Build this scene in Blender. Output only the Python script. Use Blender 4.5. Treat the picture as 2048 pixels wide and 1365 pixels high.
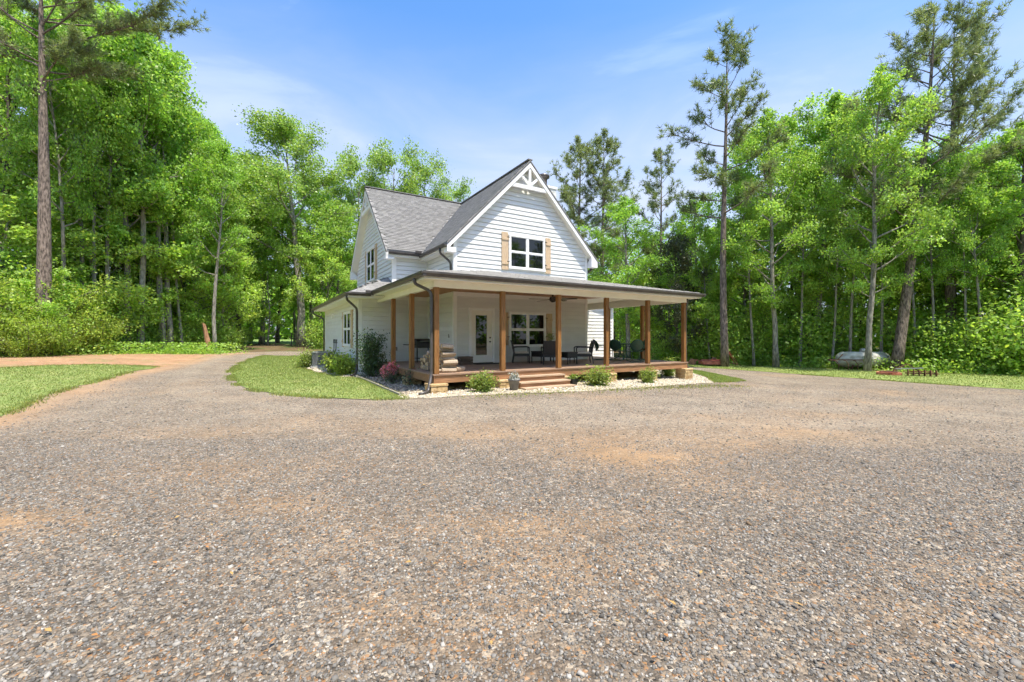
import bpy, bmesh, math, random
import numpy as np
from mathutils import Vector, Matrix

R = math.radians
sc = bpy.context.scene
for _o in list(bpy.data.objects):
    bpy.data.objects.remove(_o)
COL = sc.collection
rnd = random.Random(7)

# ------------------------------------------------------------------ camera, sky, sun, exposure
CAM_H = 1.607
cam_d = bpy.data.cameras.new('camera')
cam = bpy.data.objects.new('camera', cam_d)
COL.objects.link(cam)
cam.location = (0, 0, CAM_H)
cam.rotation_euler = (R(90), 0, 0)
cam_d.sensor_width = 36.0
cam_d.lens = 844.0 / 2048.0 * 36.0
cam_d.shift_y = -10.5 / 2048.0
cam_d.clip_end = 2000
sc.camera = cam

SUN = Vector((0.73, -0.73, 2.7)).normalized()
world = bpy.data.worlds.new('World')
sc.world = world
world.use_nodes = True
wn, wl = world.node_tree.nodes, world.node_tree.links
bg = wn['Background']
sky = wn.new('ShaderNodeTexSky')
sky.sky_type = 'NISHITA'
sky.sun_disc = False
sky.sun_elevation = math.asin(SUN.z)
sky.sun_rotation = math.atan2(SUN.x, SUN.y)
sky.altitude = 250
sky.air_density = 1.0
sky.dust_density = 1.3
sky.ozone_density = 3.0
# thin high cirrus, part of the sky everywhere
tc = wn.new('ShaderNodeTexCoord')
mp = wn.new('ShaderNodeMapping')
mp.inputs['Scale'].default_value = (1.0, 1.6, 3.5)
wl.new(tc.outputs['Generated'], mp.inputs['Vector'])
nz = wn.new('ShaderNodeTexNoise')
nz.inputs['Scale'].default_value = 1.7
nz.inputs['Detail'].default_value = 9
nz.inputs['Roughness'].default_value = 0.55
nz.inputs['Distortion'].default_value = 0.5
wl.new(mp.outputs['Vector'], nz.inputs['Vector'])
rp = wn.new('ShaderNodeValToRGB')
rp.color_ramp.elements[0].position = 0.53
rp.color_ramp.elements[0].color = (0, 0, 0, 1)
rp.color_ramp.elements[1].position = 0.85
rp.color_ramp.elements[1].color = (0.16, 0.16, 0.16, 1)
wl.new(nz.outputs['Fac'], rp.inputs['Fac'])
mx = wn.new('ShaderNodeMix')
mx.data_type = 'RGBA'
wl.new(rp.outputs['Color'], mx.inputs[0])
hs = wn.new('ShaderNodeHueSaturation')
hs.inputs['Saturation'].default_value = 1.28
hs.inputs['Value'].default_value = 0.80
wl.new(sky.outputs['Color'], hs.inputs['Color'])
wl.new(hs.outputs['Color'], mx.inputs[6])
mx.inputs[7].default_value = (9.0, 9.6, 10.5, 1)
sx_ = wn.new('ShaderNodeSeparateXYZ')
wl.new(tc.outputs['Generated'], sx_.inputs[0])
vr = wn.new('ShaderNodeValToRGB')
ve = vr.color_ramp.elements
ve[0].position, ve[0].color = 0.0, (0.92, 0.92, 0.92, 1)
ve[1].position, ve[1].color = 0.72, (0.0, 0.0, 0.0, 1)
for p_, c_ in ((0.30, 0.88), (0.41, 0.68), (0.51, 0.34), (0.60, 0.09)):
    e_ = ve.new(p_)
    e_.color = (c_, c_, c_, 1)
wl.new(sx_.outputs[2], vr.inputs['Fac'])
vn = wn.new('ShaderNodeValToRGB')
vn.color_ramp.elements[0].position, vn.color_ramp.elements[0].color = 0.38, (0.60, 0.60, 0.60, 1)
vn.color_ramp.elements[1].position, vn.color_ramp.elements[1].color = 0.60, (1, 1, 1, 1)
wl.new(nz.outputs['Fac'], vn.inputs['Fac'])
vm = wn.new('ShaderNodeMix')
vm.data_type = 'RGBA'
vm.blend_type = 'MULTIPLY'
vm.inputs[0].default_value = 1.0
wl.new(vr.outputs['Color'], vm.inputs[6])
wl.new(vn.outputs['Color'], vm.inputs[7])
m2 = wn.new('ShaderNodeMix')
m2.data_type = 'RGBA'
wl.new(vm.outputs[2], m2.inputs[0])
wl.new(mx.outputs[2], m2.inputs[6])
m2.inputs[7].default_value = (1.95, 2.12, 2.6, 1)
wl.new(m2.outputs[2], bg.inputs['Color'])
bg.inputs['Strength'].default_value = 0.136

sun_d = bpy.data.lights.new('sun', 'SUN')
sun_d.energy = 2.6
sun_d.angle = R(0.55)
sun_d.color = (1.0, 0.92, 0.79)
sun = bpy.data.objects.new('sun', sun_d)
COL.objects.link(sun)
sun.rotation_euler = SUN.to_track_quat('Z', 'Y').to_euler()
sun.location = (20, -15, 60)

vs = sc.view_settings
vs.view_transform = 'Standard'
vs.look = 'None'
vs.gamma = 1.0
vs.use_curve_mapping = False
vs.exposure = 1.62
sc.render.engine = 'CYCLES'
sc.cycles.use_denoising = True
sc.cycles.max_bounces = 9
sc.cycles.diffuse_bounces = 6
sc.cycles.glossy_bounces = 2
sc.cycles.transmission_bounces = 6
sc.cycles.use_adaptive_sampling = True
sc.cycles.adaptive_threshold = 0.03
sc.cycles.transparent_max_bounces = 8
sc.cycles.sample_clamp_indirect = 6


# ------------------------------------------------------------------ helpers
ORDS = ['first', 'second', 'third', 'fourth', 'fifth', 'sixth', 'seventh', 'eighth', 'ninth', 'tenth', 'eleventh', 'twelfth', 'thirteenth', 'fourteenth', 'fifteenth', 'sixteenth', 'seventeenth', 'eighteenth', 'nineteenth', 'twentieth']


def tag(o, label=None, cat=None, group=None, kind=None):
    if label: o['label'] = label
    if cat: o['category'] = cat
    if group: o['group'] = group
    if kind: o['kind'] = kind
    return o


def empty(name, loc=(0, 0, 0), rz=0.0, parent=None):
    o = bpy.data.objects.new(name, None)
    o.empty_display_size = 0.2
    COL.objects.link(o)
    o.location = loc
    o.rotation_euler = (0, 0, rz)
    if parent: o.parent = parent
    return o


def link(name, me, parent=None, loc=(0, 0, 0), rot=(0, 0, 0), scale=(1, 1, 1)):
    o = bpy.data.objects.new(name, me)
    COL.objects.link(o)
    o.location = loc
    o.rotation_euler = rot
    o.scale = scale
    if parent: o.parent = parent
    return o


def copy_tree(o, parent=None):
    c = o.copy()
    COL.objects.link(c)
    c.parent = parent
    for ch in o.children:
        copy_tree(ch, c)
    return c


def np_mesh(name, V, F, mat=None, tint=None, smooth=False):
    """V (n,3); F (m,k) array of equal-size faces; tint (n,3) colours per vertex"""
    me = bpy.data.meshes.new(name)
    V = np.asarray(V, np.float32)
    F = np.asarray(F, np.int32)
    me.vertices.add(len(V))
    me.vertices.foreach_set('co', V.ravel())
    k = F.shape[1]
    me.loops.add(F.size)
    me.loops.foreach_set('vertex_index', F.ravel())
    me.polygons.add(len(F))
    me.polygons.foreach_set('loop_start', np.arange(0, F.size, k, dtype=np.int32))
    me.polygons.foreach_set('loop_total', np.full(len(F), k, np.int32))
    if smooth:
        me.polygons.foreach_set('use_smooth', np.ones(len(F), bool))
    me.update(calc_edges=True)
    if tint is not None:
        at = me.color_attributes.new('tint', 'FLOAT_COLOR', 'POINT')
        c = np.ones((len(V), 4), np.float32)
        c[:, :3] = tint
        at.data.foreach_set('color', c.ravel())
    if mat: me.materials.append(mat)
    return me


class MB:
    def __init__(s):
        s.v, s.f = [], []

    def add(s, vs_, fs_):
        b = len(s.v)
        s.v += [tuple(p) for p in vs_]
        s.f += [tuple(b + i for i in q) for q in fs_]
        return s

    def box(s, x0, x1, y0, y1, z0, z1):
        return s.add([(x0, y0, z0), (x1, y0, z0), (x1, y1, z0), (x0, y1, z0), (x0, y0, z1), (x1, y0, z1), (x1, y1, z1), (x0, y1, z1)],
                     [(3, 2, 1, 0), (4, 5, 6, 7), (0, 1, 5, 4), (1, 2, 6, 5), (2, 3, 7, 6), (3, 0, 4, 7)])

    def bbox(s, x0, x1, y0, y1, z0, z1, b=0.01):
        """box with chamfered edges"""
        bm = bmesh.new()
        m = MB().box(x0, x1, y0, y1, z0, z1)
        vv = [bm.verts.new(p) for p in m.v]
        for q in m.f: bm.faces.new([vv[i] for i in q])
        bmesh.ops.bevel(bm, geom=bm.edges[:], offset=b, segments=1, affect='EDGES', profile=0.5)
        bm.verts.index_update()
        s.add([tuple(w.co) for w in bm.verts], [tuple(w.index for w in q.verts) for q in bm.faces])
        bm.free()
        return s

    def hexa(s, p):   # 8 corners, ordered as box
        return s.add(p, [(3, 2, 1, 0), (4, 5, 6, 7), (0, 1, 5, 4), (1, 2, 6, 5), (2, 3, 7, 6), (3, 0, 4, 7)])

    def bar(s, p, q, w, h, up=(0, 0, 1)):
        p, q = Vector(p), Vector(q)
        d = (q - p).normalized()
        sd = d.cross(Vector(up))
        if sd.length < 1e-4: sd = d.cross(Vector((1, 0, 0)))
        sd.normalize()
        u2 = sd.cross(d)
        a, b = sd * w / 2, u2 * h / 2
        return s.hexa([p - a - b, p + a - b, q + a - b, q - a - b, p - a + b, p + a + b, q + a + b, q - a + b])

    def tube(s, pts, rad, n=8, cap=True):
        pts = [Vector(p) for p in pts]
        if not hasattr(rad, '__len__'): rad = [rad] * len(pts)
        base = len(s.v)
        prev = None
        for i, p in enumerate(pts):
            d = (pts[min(i + 1, len(pts) - 1)] - pts[max(i - 1, 0)]).normalized()
            if prev is None:
                a = d.cross(Vector((0, 0, 1)))
                if a.length < 0.05: a = d.cross(Vector((1, 0, 0)))
            else:
                a = prev - d * prev.dot(d)
            a.normalize()
            prev = a
            b = d.cross(a)
            for k in range(n):
                t = 2 * math.pi * k / n
                s.v.append(tuple(p + (a * math.cos(t) + b * math.sin(t)) * rad[i]))
        for i in range(len(pts) - 1):
            for k in range(n):
                k2 = (k + 1) % n
                s.f.append((base + i * n + k, base + i * n + k2, base + (i + 1) * n + k2, base + (i + 1) * n + k))
        if cap:
            s.f.append(tuple(base + k for k in reversed(range(n))))
            s.f.append(tuple(base + (len(pts) - 1) * n + k for k in range(n)))
        return s

    def lathe(s, prof, n=20, c=(0, 0, 0)):
        base = len(s.v)
        for r, z in prof:
            for k in range(n):
                t = 2 * math.pi * k / n
                s.v.append((c[0] + r * math.cos(t), c[1] + r * math.sin(t), c[2] + z))
        for i in range(len(prof) - 1):
            for k in range(n):
                k2 = (k + 1) % n
                s.f.append((base + i * n + k, base + i * n + k2, base + (i + 1) * n + k2, base + (i + 1) * n + k))
        s.f.append(tuple(base + k for k in reversed(range(n))))
        s.f.append(tuple(base + (len(prof) - 1) * n + k for k in range(n)))
        return s

    def prism(s, poly, off):
        """poly: list of 3d points (planar), off: extrusion vector"""
        n = len(poly)
        off = Vector(off)
        v = [Vector(p) for p in poly] + [Vector(p) + off for p in poly]
        f = [tuple(range(n)), tuple(range(2 * n - 1, n - 1, -1))]
        for i in range(n):
            j = (i + 1) % n
            f.append((i, j, n + j, n + i))
        return s.add(v, f)

    def mesh(s, name, mat=None, smooth=False):
        me = bpy.data.meshes.new(name)
        me.from_pydata(s.v, [], s.f)
        if mat: me.materials.append(mat)
        if smooth: me.polygons.foreach_set('use_smooth', np.ones(len(s.f), bool))
        me.update()
        return me

    def build(s, name, mat, parent=None, smooth=False, loc=(0, 0, 0), rz=0.0):
        return link(name, s.mesh(name, mat, smooth), parent, loc, (0, 0, rz))


def ss(e0, e1, x):
    t = min(max((x - e0) / (e1 - e0), 0.0), 1.0)
    return t * t * (3 - 2 * t)


def gz(x, y):
    """height of the ground"""
    return 0.5 * ss(-10, -26, x) - 0.45 * ss(0, 16, x) + 0.35 * ss(32, 46, y)


# ------------------------------------------------------------------ materials
def _new(name):
    m = bpy.data.materials.new(name)
    m.use_nodes = True
    nt = m.node_tree
    return m, nt.nodes, nt.links, nt.nodes['Principled BSDF']


def _noise(n, l, scale, detail=4, rough=0.55, vec=None, stretch=None, dist=0.0):
    t = n.new('ShaderNodeTexNoise')
    t.inputs['Scale'].default_value = scale
    t.inputs['Detail'].default_value = detail
    t.inputs['Roughness'].default_value = rough
    t.inputs['Distortion'].default_value = dist
    if vec is None:
        c = n.new('ShaderNodeTexCoord')
        vec = c.outputs['Object']
    if stretch:
        m = n.new('ShaderNodeMapping')
        m.inputs['Scale'].default_value = stretch
        l.new(vec, m.inputs['Vector'])
        vec = m.outputs['Vector']
    l.new(vec, t.inputs['Vector'])
    return t


def _ramp(n, l, fac, stops):
    r = n.new('ShaderNodeValToRGB')
    el = r.color_ramp.elements
    while len(el) < len(stops): el.new(0.5)
    for e, (p, c) in zip(el, stops):
        e.position = p
        e.color = (c, c, c, 1) if not hasattr(c, '__len__') else (*c, 1)
    l.new(fac, r.inputs['Fac'])
    return r.outputs['Color']


def _mix(n, l, fac, a, b, mode='MIX'):
    m = n.new('ShaderNodeMix')
    m.data_type = 'RGBA'
    m.blend_type = mode
    for i, x in ((0, fac), (6, a), (7, b)):
        if hasattr(x, 'is_linked'): l.new(x, m.inputs[i])
        elif hasattr(x, '__len__'): m.inputs[i].default_value = (*x, 1)
        else: m.inputs[i].default_value = x
    return m.outputs[2]


def _bump(n, l, h, strength, dist=0.01):
    b = n.new('ShaderNodeBump')
    b.inputs['Strength'].default_value = strength
    b.inputs['Distance'].default_value = dist
    l.new(h, b.inputs['Height'])
    return b.outputs['Normal']


def mat_noise(name, c1, c2, scale=6, rough=0.6, stretch=None, bump=0.0, bd=0.01, metal=0.0, spec=0.5, lo=0.35, hi=0.65, detail=5, vary=0.0):
    m, n, l, p = _new(name)
    t = _noise(n, l, scale, detail, stretch=stretch)
    c = _ramp(n, l, t.outputs['Fac'], [(lo, c1), (hi, c2)])
    if vary:
        oi = n.new('ShaderNodeObjectInfo')
        v = _ramp(n, l, oi.outputs['Random'], [(0, 1 - vary), (1, 1.0)])
        c = _mix(n, l, 1.0, c, v, 'MULTIPLY')
    l.new(c, p.inputs['Base Color'])
    p.inputs['Roughness'].default_value = rough
    p.inputs['Metallic'].default_value = metal
    p.inputs['Specular IOR Level'].default_value = spec
    if bump: l.new(_bump(n, l, t.outputs['Fac'], bump, bd), p.inputs['Normal'])
    return m


def mat_tint(name, base, rough=0.8, spec=0.3, bump=0.0, bscale=60):
    m, n, l, p = _new(name)
    a = n.new('ShaderNodeAttribute')
    a.attribute_name = 'tint'
    l.new(_mix(n, l, 1.0, a.outputs['Color'], base, 'MULTIPLY'), p.inputs['Base Color'])
    p.inputs['Roughness'].default_value = rough
    p.inputs['Specular IOR Level'].default_value = spec
    if bump:
        t = _noise(n, l, bscale, 3)
        l.new(_bump(n, l, t.outputs['Fac'], bump, 0.01), p.inputs['Normal'])
    return m


def mat_leaf(name, c1, c2, trans=0.50, rough=0.42, spec=0.5):
    m, n, l, p = _new(name)
    a = n.new('ShaderNodeAttribute')
    a.attribute_name = 'tint'
    oi = n.new('ShaderNodeObjectInfo')
    c = _mix(n, l, oi.outputs['Random'], c1, c2)
    c = _mix(n, l, 1.0, c, a.outputs['Color'], 'MULTIPLY')
    l.new(c, p.inputs['Base Color'])
    p.inputs['Roughness'].default_value = rough
    p.inputs['Specular IOR Level'].default_value = spec
    tr = n.new('ShaderNodeBsdfTranslucent')
    l.new(_mix(n, l, 1.0, c, (1.2, 1.25, 0.7), 'MULTIPLY'), tr.inputs['Color'])
    ms = n.new('ShaderNodeMixShader')
    ms.inputs[0].default_value = trans
    l.new(p.outputs[0], ms.inputs[1])
    l.new(tr.outputs[0], ms.inputs[2])
    l.new(ms.outputs[0], n['Material Output'].inputs['Surface'])
    return m


M = {}
M['siding'] = mat_noise('siding_paint', (0.685, 0.695, 0.675), (0.735, 0.745, 0.725), 1.6, 0.55, stretch=(1, 1, 4), vary=0.05)
M['trim'] = mat_noise('white_trim_paint', (0.78, 0.78, 0.76), (0.84, 0.84, 0.82), 3, 0.5)
M['soffit'] = mat_noise('soffit_vinyl', (0.79, 0.76, 0.68), (0.83, 0.80, 0.73), 3, 0.5)
M['gutter'] = mat_noise('bronze_gutter_metal', (0.054, 0.046, 0.041), (0.084, 0.072, 0.066), 4, 0.35, spec=0.6)
M['post'] = mat_noise('stained_post_wood', (0.160, 0.066, 0.014), (0.350, 0.165, 0.046), 5, 0.6, stretch=(9, 9, 0.7), bump=0.3, vary=0.15, lo=0.3, hi=0.7)
M['ceiling'] = mat_noise('stained_ceiling_wood', (0.330, 0.150, 0.060), (0.495, 0.240, 0.105), 6, 0.5, stretch=(0.6, 8, 1))
M['deck'] = mat_noise('stained_deck_wood', (0.25, 0.155, 0.10), (0.40, 0.27, 0.185), 4, 0.6, stretch=(0.6, 10, 6), bump=0.2, vary=0.25, lo=0.3, hi=0.7)
M['tread'] = mat_noise('weathered_tread_wood', (0.38, 0.265, 0.170), (0.53, 0.395, 0.275), 4, 0.65, stretch=(0.6, 10, 6), bump=0.2, vary=0.1, lo=0.3, hi=0.7)
M['deck_face'] = mat_noise('deck_fascia_wood', (0.235, 0.115, 0.052), (0.39, 0.205, 0.100), 3, 0.55, stretch=(0.7, 6, 9), bump=0.2, vary=0.1)
M['shutter'] = mat_noise('cedar_shutter_wood', (0.47, 0.325, 0.190), (0.66, 0.510, 0.340), 6, 0.6, stretch=(9, 9, 0.7), bump=0.2, vary=0.1)
M['iron'] = mat_noise('black_iron', (0.012, 0.012, 0.013), (0.03, 0.028, 0.026), 20, 0.5)
M['wicker'] = mat_noise('black_woven_resin', (0.010, 0.010, 0.012), (0.030, 0.030, 0.034), 90, 0.45, bump=0.5)
M['cushion'] = mat_noise('beige_cushion', (0.55, 0.49, 0.40), (0.64, 0.58, 0.49), 25, 0.9)
M['green_metal'] = mat_noise('dark_green_paint', (0.018, 0.065, 0.038), (0.03, 0.09, 0.055), 8, 0.4)
M['door'] = mat_noise('door_paint', (0.76, 0.73, 0.66), (0.82, 0.79, 0.72), 3, 0.45)
M['concrete'] = mat_noise('concrete', (0.30, 0.28, 0.25), (0.42, 0.40, 0.36), 12, 0.85, bump=0.2)
M['black'] = mat_noise('black_enamel', (0.008, 0.008, 0.009), (0.018, 0.018, 0.02), 10, 0.4)
M['mat'] = mat_noise('dark_doormat', (0.012, 0.011, 0.010), (0.03, 0.027, 0.024), 60, 0.95, bump=0.5)
M['steel'] = mat_noise('galvanised_steel', (0.34, 0.35, 0.36), (0.46, 0.47, 0.48), 8, 0.4, metal=0.6)
M['ac_dark'] = mat_noise('louver_grey', (0.09, 0.095, 0.10), (0.15, 0.155, 0.16), 6, 0.5, metal=0.3)
M['rust'] = mat_noise('rusty_red_paint', (0.260, 0.058, 0.029), (0.546, 0.195, 0.117), 5, 0.75, bump=0.3)
M['rustbrown'] = mat_noise('brown_rust', (0.10, 0.045, 0.025), (0.24, 0.12, 0.07), 7, 0.85, bump=0.3)
M['tank'] = mat_noise('stained_white_tank_paint', (0.34, 0.32, 0.245), (0.62, 0.60, 0.53), 2.4, 0.55, stretch=(1, 1, 2.5), lo=0.36, hi=0.62, bump=0.05)
M['crate'] = mat_noise('weathered_crate_wood', (0.08, 0.055, 0.04), (0.2, 0.14, 0.10), 8, 0.85, stretch=(1, 8, 8), bump=0.3, vary=0.4)
M['pot'] = mat_noise('grey_glazed_pot', (0.10, 0.095, 0.09), (0.17, 0.16, 0.15), 9, 0.5)
M['log_bark'] = mat_noise('split_log_side', (0.32, 0.24, 0.165), (0.58, 0.47, 0.35), 9, 0.9, stretch=(8, 1, 8), bump=0.5, vary=0.35)
M['log_end'] = mat_noise('split_log_end', (0.475, 0.312, 0.163), (0.750, 0.537, 0.312), 14, 0.9, bump=0.4, vary=0.35)
M['edging'] = mat_noise('edging_board', (0.26, 0.23, 0.18), (0.38, 0.34, 0.27), 9, 0.85)
M['hose'] = mat_noise('grey_conduit', (0.12, 0.12, 0.12), (0.18, 0.18, 0.18), 9, 0.6)
M['brass'] = mat_noise('dark_bronze_hardware', (0.06, 0.045, 0.03), (0.10, 0.08, 0.05), 9, 0.35, metal=0.8)
M['plate'] = mat_noise('outlet_plate', (0.22, 0.21, 0.18), (0.28, 0.27, 0.24), 9, 0.5)
M['bark_pine'] = mat_noise('pine_bark', (0.072, 0.055, 0.044), (0.273, 0.215, 0.176), 5, 0.95, stretch=(3, 3, 0.8), bump=1.0, bd=0.04, lo=0.38, hi=0.62)
M['bark_grey'] = mat_noise('grey_bark', (0.111, 0.101, 0.086), (0.364, 0.338, 0.286), 4, 0.95, stretch=(2.5, 2.5, 0.9), bump=0.8, bd=0.03)
M['bark_dark'] = mat_noise('dark_bark', (0.046, 0.039, 0.033), (0.156, 0.130, 0.104), 4, 0.95, stretch=(3, 3, 0.8), bump=0.8, bd=0.03)
M['snag'] = mat_noise('bare_orange_snag_wood', (0.20, 0.095, 0.045), (0.44, 0.25, 0.14), 5, 0.95, stretch=(4, 4, 0.7), bump=0.7, bd=0.03)
M['leaf_decid'] = mat_leaf('broadleaf', (0.275, 0.480, 0.078), (0.370, 0.555, 0.112))
M['leaf_oak'] = mat_leaf('oak_leaf', (0.295, 0.440, 0.105), (0.320, 0.465, 0.115))
M['leaf_bush'] = mat_leaf('bush_leaf', (0.320, 0.470, 0.075), (0.410, 0.510, 0.095))
M['leaf_young_brightened'] = mat_leaf('brightened_young_leaf', (0.330, 0.530, 0.090), (0.420, 0.590, 0.125))  # young leaf green, colour raised further to brighten the shaded understory and brush
M['leaf_dark'] = mat_leaf('holly_leaf', (0.081, 0.144, 0.056), (0.106, 0.169, 0.069), 0.25, 0.4, 0.45)
M['leaf_shrub'] = mat_leaf('azalea_leaf', (0.24, 0.33, 0.07), (0.29, 0.37, 0.09))
M['petal'] = mat_leaf('pink_petal', (0.850, 0.260, 0.360), (0.850, 0.320, 0.440))
M['silver_leaf'] = mat_leaf('silvery_leaf', (0.45, 0.47, 0.44), (0.5, 0.52, 0.48), 0.2)
M['needle'] = mat_leaf('pine_needle', (0.215, 0.270, 0.115), (0.255, 0.305, 0.140), 0.4)
M['cedar'] = mat_leaf('cedar_needle', (0.075, 0.095, 0.045), (0.09, 0.11, 0.05), 0.25)
M['grass'] = mat_leaf('lawn_blade', (0.203, 0.275, 0.075), (0.203, 0.275, 0.075), 0.35)
M['stone_chip'] = mat_tint('crushed_stone', (1, 1, 1), 0.85, 0.3)
M['shingle'] = mat_tint('asphalt_shingle', (1, 1, 1), 0.9, 0.25, 0.4, 120)


def mat_glass():
    m, n, l, p = _new('dark_window_glass')
    p.inputs['Base Color'].default_value = (0.006, 0.008, 0.008, 1)
    p.inputs['Roughness'].default_value = 0.015
    p.inputs['IOR'].default_value = 1.62
    p.inputs['Specular IOR Level'].default_value = 0.5
    t = _noise(n, l, 1.3, 2)
    l.new(_bump(n, l, t.outputs['Fac'], 0.03, 0.05), p.inputs['Normal'])
    return m


M['glass'] = mat_glass()


def mat_stone():
    m, n, l, p = _new('yellow_ledge_stone')
    oi = n.new('ShaderNodeObjectInfo')
    t = _noise(n, l, 14, 5)
    c = _ramp(n, l, t.outputs['Fac'], [(0.3, (0.36, 0.24, 0.11)), (0.7, (0.58, 0.46, 0.27))])
    v = _ramp(n, l, oi.outputs['Random'], [(0, (0.75, 0.66, 0.55)), (0.5, (1.0, 0.95, 0.85)), (1, (1.1, 1.05, 1.0))])
    l.new(_mix(n, l, 1.0, c, v, 'MULTIPLY'), p.inputs['Base Color'])
    p.inputs['Roughness'].default_value = 0.85
    l.new(_bump(n, l, t.outputs['Fac'], 0.6, 0.02), p.inputs['Normal'])
    return m


M['stone'] = mat_stone()


def mat_gravel():
    m, n, l, p = _new('gravel_surface')
    co = n.new('ShaderNodeTexCoord').outputs['Object']
    dist = _noise(n, l, 30, 2, vec=co)
    wv = n.new('ShaderNodeVectorMath'); wv.operation = 'SCALE'; wv.inputs[3].default_value = 0.02
    l.new(dist.outputs['Color'], wv.inputs[0])
    wa = n.new('ShaderNodeVectorMath'); wa.operation = 'ADD'
    l.new(co, wa.inputs[0]); l.new(wv.outputs[0], wa.inputs[1])
    cols, hts = [], []
    for s, rr in ((52.0, 1.0), (21.0, 1.0)):
        vo = n.new('ShaderNodeTexVoronoi')
        vo.inputs['Scale'].default_value = s
        l.new(wa.outputs[0], vo.inputs['Vector'])
        sp = n.new('ShaderNodeSeparateColor')
        l.new(vo.outputs['Color'], sp.inputs[0])
        cols.append(sp.outputs[0])
        hts.append(vo.outputs['Distance'])
        cols.append(sp.outputs[1])
    # stone tones: greys with a few pale and a few rusty ones
    c1 = _ramp(n, l, cols[0], [(0.0, (0.075, 0.066, 0.058)), (0.35, (0.17, 0.148, 0.128)), (0.7, (0.27, 0.235, 0.20)), (0.92, (0.36, 0.31, 0.26)), (1.0, (0.56, 0.52, 0.47))])
    c2 = _ramp(n, l, cols[2], [(0.0, (0.09, 0.08, 0.07)), (0.5, (0.20, 0.175, 0.15)), (0.85, (0.30, 0.25, 0.20)), (1.0, (0.50, 0.46, 0.40))])
    sel = _ramp(n, l, cols[3], [(0.62, 0.0), (0.66, 0.8)])
    c = _mix(n, l, sel, c1, c2)
    rust = _ramp(n, l, cols[1], [(0.90, 0.0), (0.93, 0.7)])
    c = _mix(n, l, rust, c, (0.40, 0.22, 0.10))
    c = _mix(n, l, 1.0, c, (0.88, 0.875, 0.86), 'MULTIPLY')
    # worn places where the tan soil shows through, and paler driven lanes
    wr_ = n.new('ShaderNodeAttribute')
    wr_.attribute_name = 'wear'
    sw = n.new('ShaderNodeSeparateColor')
    l.new(wr_.outputs['Color'], sw.inputs[0])
    fine = _noise(n, l, 9.0, 6, 0.75, vec=co)
    fm = _ramp(n, l, fine.outputs['Fac'], [(0.34, 0.25), (0.60, 1.0)])
    soil = _mix(n, l, 1.0, sw.outputs[0], fm, 'MULTIPLY')
    c = _mix(n, l, soil, c, (0.40, 0.265, 0.15))
    cly = _mix(n, l, 1.0, sw.outputs[2], _ramp(n, l, fine.outputs['Fac'], [(0.3, 0.45), (0.5, 1.0)]), 'MULTIPLY')
    c = _mix(n, l, cly, c, _ramp(n, l, fine.outputs['Fac'], [(0.3, (0.30, 0.175, 0.09)), (0.7, (0.48, 0.32, 0.19))]))
    dust = _mix(n, l, 1.0, _mix(n, l, 1.0, sw.outputs[1], fm, 'MULTIPLY'), (0.75, 0.75, 0.75), 'MULTIPLY')
    c = _mix(n, l, dust, c, _ramp(n, l, cols[0], [(0.0, (0.20, 0.18, 0.155)), (0.5, (0.33, 0.295, 0.25)), (1.0, (0.46, 0.42, 0.36))]))
    dk = _noise(n, l, 1.1, 6, 0.65, vec=co)
    c = _mix(n, l, 1.0, c, _ramp(n, l, dk.outputs['Fac'], [(0.3, (0.80, 0.79, 0.78)), (0.65, (1.08, 1.07, 1.05))]), 'MULTIPLY')
    c = _mix(n, l, 1.0, c, (1.0, 0.955, 0.86), 'MULTIPLY')
    l.new(c, p.inputs['Base Color'])
    p.inputs['Roughness'].default_value = 0.9
    p.inputs['Specular IOR Level'].default_value = 0.25
    inv = n.new('ShaderNodeMath'); inv.operation = 'SUBTRACT'; inv.inputs[0].default_value = 1.0
    l.new(hts[0], inv.inputs[1])
    l.new(_bump(n, l, inv.outputs[0], 0.9, 0.02), p.inputs['Normal'])
    return m


M['gravel'] = mat_gravel()


def mat_ground(name, stops, patch, scale=3.0, fine=40.0, bump=0.6):
    """stops: ramp on fine noise; patch: (colour, lo, hi, scale) bare patches"""
    m, n, l, p = _new(name)
    co = n.new('ShaderNodeTexCoord').outputs['Object']
    a = _noise(n, l, scale, 6, 0.7, vec=co)
    b = _noise(n, l, fine, 4, 0.7, vec=co)
    f = _mix(n, l, 0.5, a.outputs['Color'], b.outputs['Color'])
    bw = n.new('ShaderNodeRGBToBW')
    l.new(f, bw.inputs[0])
    c = _ramp(n, l, bw.outputs[0], stops)
    for col, lo, hi, s in patch:
        k = _noise(n, l, s, 6, 0.65, vec=co)
        c = _mix(n, l, _ramp(n, l, k.outputs['Fac'], [(lo, 0.0), (hi, 0.9)]), c, col)
    l.new(c, p.inputs['Base Color'])
    p.inputs['Roughness'].default_value = 0.95
    p.inputs['Specular IOR Level'].default_value = 0.15
    l.new(_bump(n, l, b.outputs['Fac'], bump, 0.03), p.inputs['Normal'])
    return m


M['lawn'] = mat_ground('lawn_turf', [(0.36, (0.123, 0.181, 0.046)), (0.5, (0.196, 0.261, 0.072)), (0.64, (0.304, 0.341, 0.116))],
                       [((0.42, 0.355, 0.19), 0.56, 0.78, 0.7), ((0.29, 0.31, 0.11), 0.48, 0.60, 2.3)], 1.2, 45)
M['forest_floor'] = mat_ground('leaf_litter', [(0.36, (0.06, 0.045, 0.026)), (0.5, (0.13, 0.092, 0.05)), (0.64, (0.22, 0.16, 0.09))],
                               [((0.07, 0.12, 0.025), 0.5, 0.62, 0.5)], 1.0, 30)
M['straw'] = mat_ground('pine_straw', [(0.36, (0.195, 0.112, 0.063)), (0.5, (0.360, 0.217, 0.123)), (0.64, (0.510, 0.330, 0.195))],
                        [((0.19, 0.21, 0.08), 0.54, 0.68, 0.9), ((0.42, 0.33, 0.22), 0.56, 0.7, 1.7)], 1.2, 30)
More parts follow.
